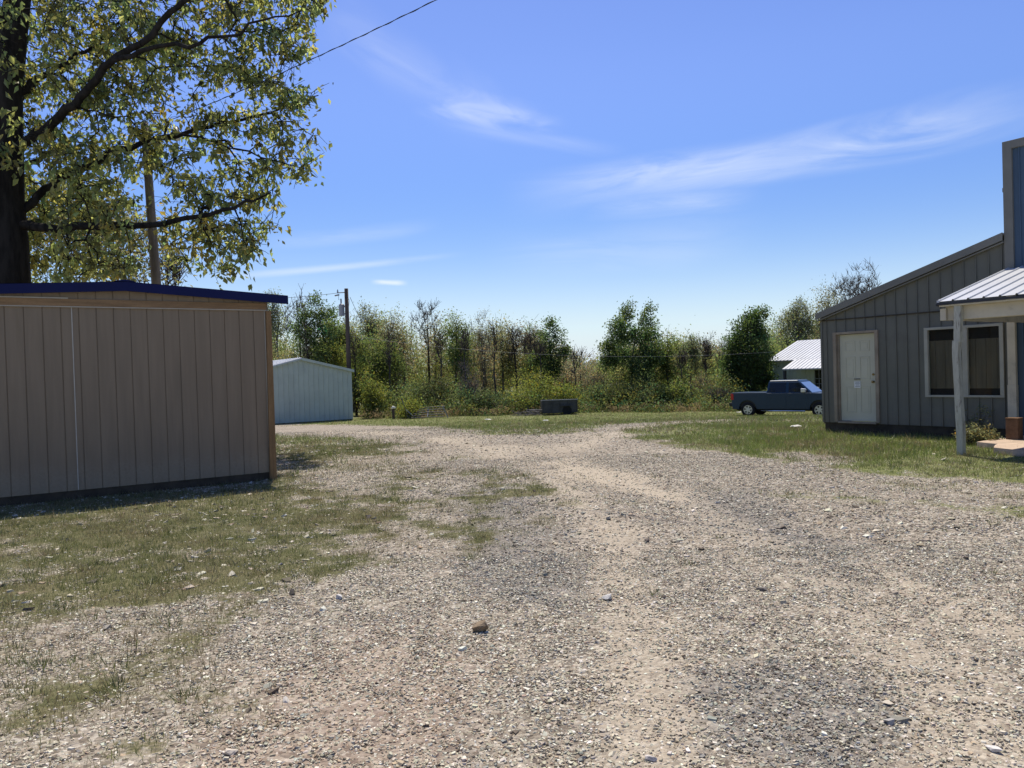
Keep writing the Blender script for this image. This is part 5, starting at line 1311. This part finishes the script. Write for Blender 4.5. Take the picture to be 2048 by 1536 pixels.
while len(tg_) < 1650:
    u, v = r.uniform(-330, 660), r.uniform(-420, 565)
    if poly_sd(SIL, np.array([u]), np.array([v]))[0] < 4: continue
    if u > 60 and v > 0 and any(((u - a) / b) ** 2 + ((v - c_) / d_) ** 2 < 1 for a, c_, b, d_ in HOLES): continue
    if (270 < u < 338 and v > 330) or (334 < u < 372 and 248 < v < 290): continue
    if v < -20 and r.uniform() < 0.55: continue
    if u < -20 and r.uniform() < 0.5: continue
    edge = np.clip((640 - u) / 640, 0.1, 1)
    if u > 330 and r.uniform() < 0.25: continue
    tg_.append(at(u, v, YT + (r.uniform(-1.8, 3.4) if (u > 110 or (v < 340 and r.uniform() < 0.6)) else r.uniform(0.4, 3.6)) * edge ** 0.5) - O_)
tg_ = np.array(tg_)
def rough_limb(pts, r, amt):
    pts = [np.array(p_) for p_ in pts]; out = [pts[0]]
    for a, b in zip(pts[:-1], pts[1:]):
        L = np.linalg.norm(b - a)
        for t_ in (1 / 3, 2 / 3): out.append(a + (b - a) * t_ + r.normal(0, amt * L, 3))
        out.append(b + r.normal(0, amt * 0.5 * L, 3))
    return out
chains = [chains[0]] + [(rough_limb(p_, r, 0.042), a_ * 0.74, b_ * 0.8, c_) for p_, a_, b_, c_ in chains[1:]]
P_, par, R, tips, n0 = grow(chains, tg_, r, 0.42, 0.009, 2.4, droop=0.05, lift=0.22, up_pen=0.35)
pick = r.choice(np.array([i for i in range(n0, len(P_)) if R[i] < 0.03]), 5200)
dirs = r.normal(0, 1, (len(pick), 3)); dirs[:, 2] -= 0.15; dirs /= np.linalg.norm(dirs, axis=1)[:, None]
m1 = P_[pick] + dirs * r.uniform(0.12, 0.3, (len(pick), 1)); m2 = m1 + (dirs + r.normal(0, 0.5, dirs.shape)) * r.uniform(0.12, 0.3, (len(pick), 1))
nb = len(P_); P_ = np.concatenate([P_, m1, m2]); par = list(par) + list(pick) + list(range(nb, nb + len(pick))); R = np.concatenate([R, np.full(len(pick), 0.0055), np.full(len(pick), 0.004)])
# the trunk as one smooth fluted column, limbs and twigs on it
tube_edges(P_, par, R, M['dark_bark'], 'trunk', big, 8)
V, Fq, cc = leaves(P_[tips], 0.10, 0.19, 13, r, (0.160, 0.178, 0.056), 0.48, 0.5, 0.5, 0.10)
inner = np.array([i for i in range(n0, nb) if R[i] < 0.011 and r.uniform() < 0.25] + [i for i in range(nb + len(pick), nb + 2 * len(pick)) if r.uniform() < 0.35])
V2, F2, c2 = leaves(P_[inner], 0.10, 0.145, 3, r, (0.160, 0.178, 0.056), 0.48, 0.55, 0.6, 0.10)
V, Fq, cc = merge((V, Fq, cc), (V2, F2, c2))
quads('crown', V, Fq, M['big_leaf'], big, False, cc)

KIND['gold'] = (330, 13, 0.17, 0.33, (0.150, 0.150, 0.058), 0.30, 'bark')
tree(185, 350, 27, 380, 620, 'gold', 'yellow-green thin-branched tree behind the tan shed roof', stems=3, seed=8)
tree(338, 490, 30, 60, 600, 'bare', 'small bare tree behind the leaning light pole', seed=9)

# weeds by the porch post
def weed(lx, ly, n, h, seed, label):
    r = np.random.RandomState(seed); p = local(bld, lx, ly, 0); p[2] = float(T(p[0], p[1]))
    root = tag(empty('weed', p), label, 'weed', 'weeds beside the porch slab')
    mb = MB(); cs = []
    for k in range(n):
        a = r.uniform(0, 6.28); e = np.array([math.cos(a) * r.uniform(0.03, 0.28), math.sin(a) * r.uniform(0.03, 0.28), h * r.uniform(0.5, 1.1)])
        mb.tube([(0, 0, -0.02), e * 0.5 + np.array([0, 0, 0.05]), e], [0.005, 0.004, 0.002], 4); cs += [e * t_ for t_ in (0.45, 0.6, 0.75, 0.9, 1.0)]
    mb.build('stem', M['bark'], root)
    V, Fq, c = leaves(np.array(cs), 0.035, 0.055, 5, r, (0.15, 0.155, 0.07), 0.3, 0.1, 0.4)
    quads('leaves', V, Fq, M['leaf'], root, False, c)
weed(3.75, -1.35, 26, 0.30, 1, 'straw-green weed clump just behind the leaning porch post')
weed(3.72, -0.85, 26, 0.34, 2, 'tall pale weed clump against the wall below the window')
weed(3.98, -1.15, 20, 0.28, 3, 'weed clump touching the brown block')
weed(3.45, -0.35, 9, 0.62, 4, 'single dark thin weed rising under the window corner')
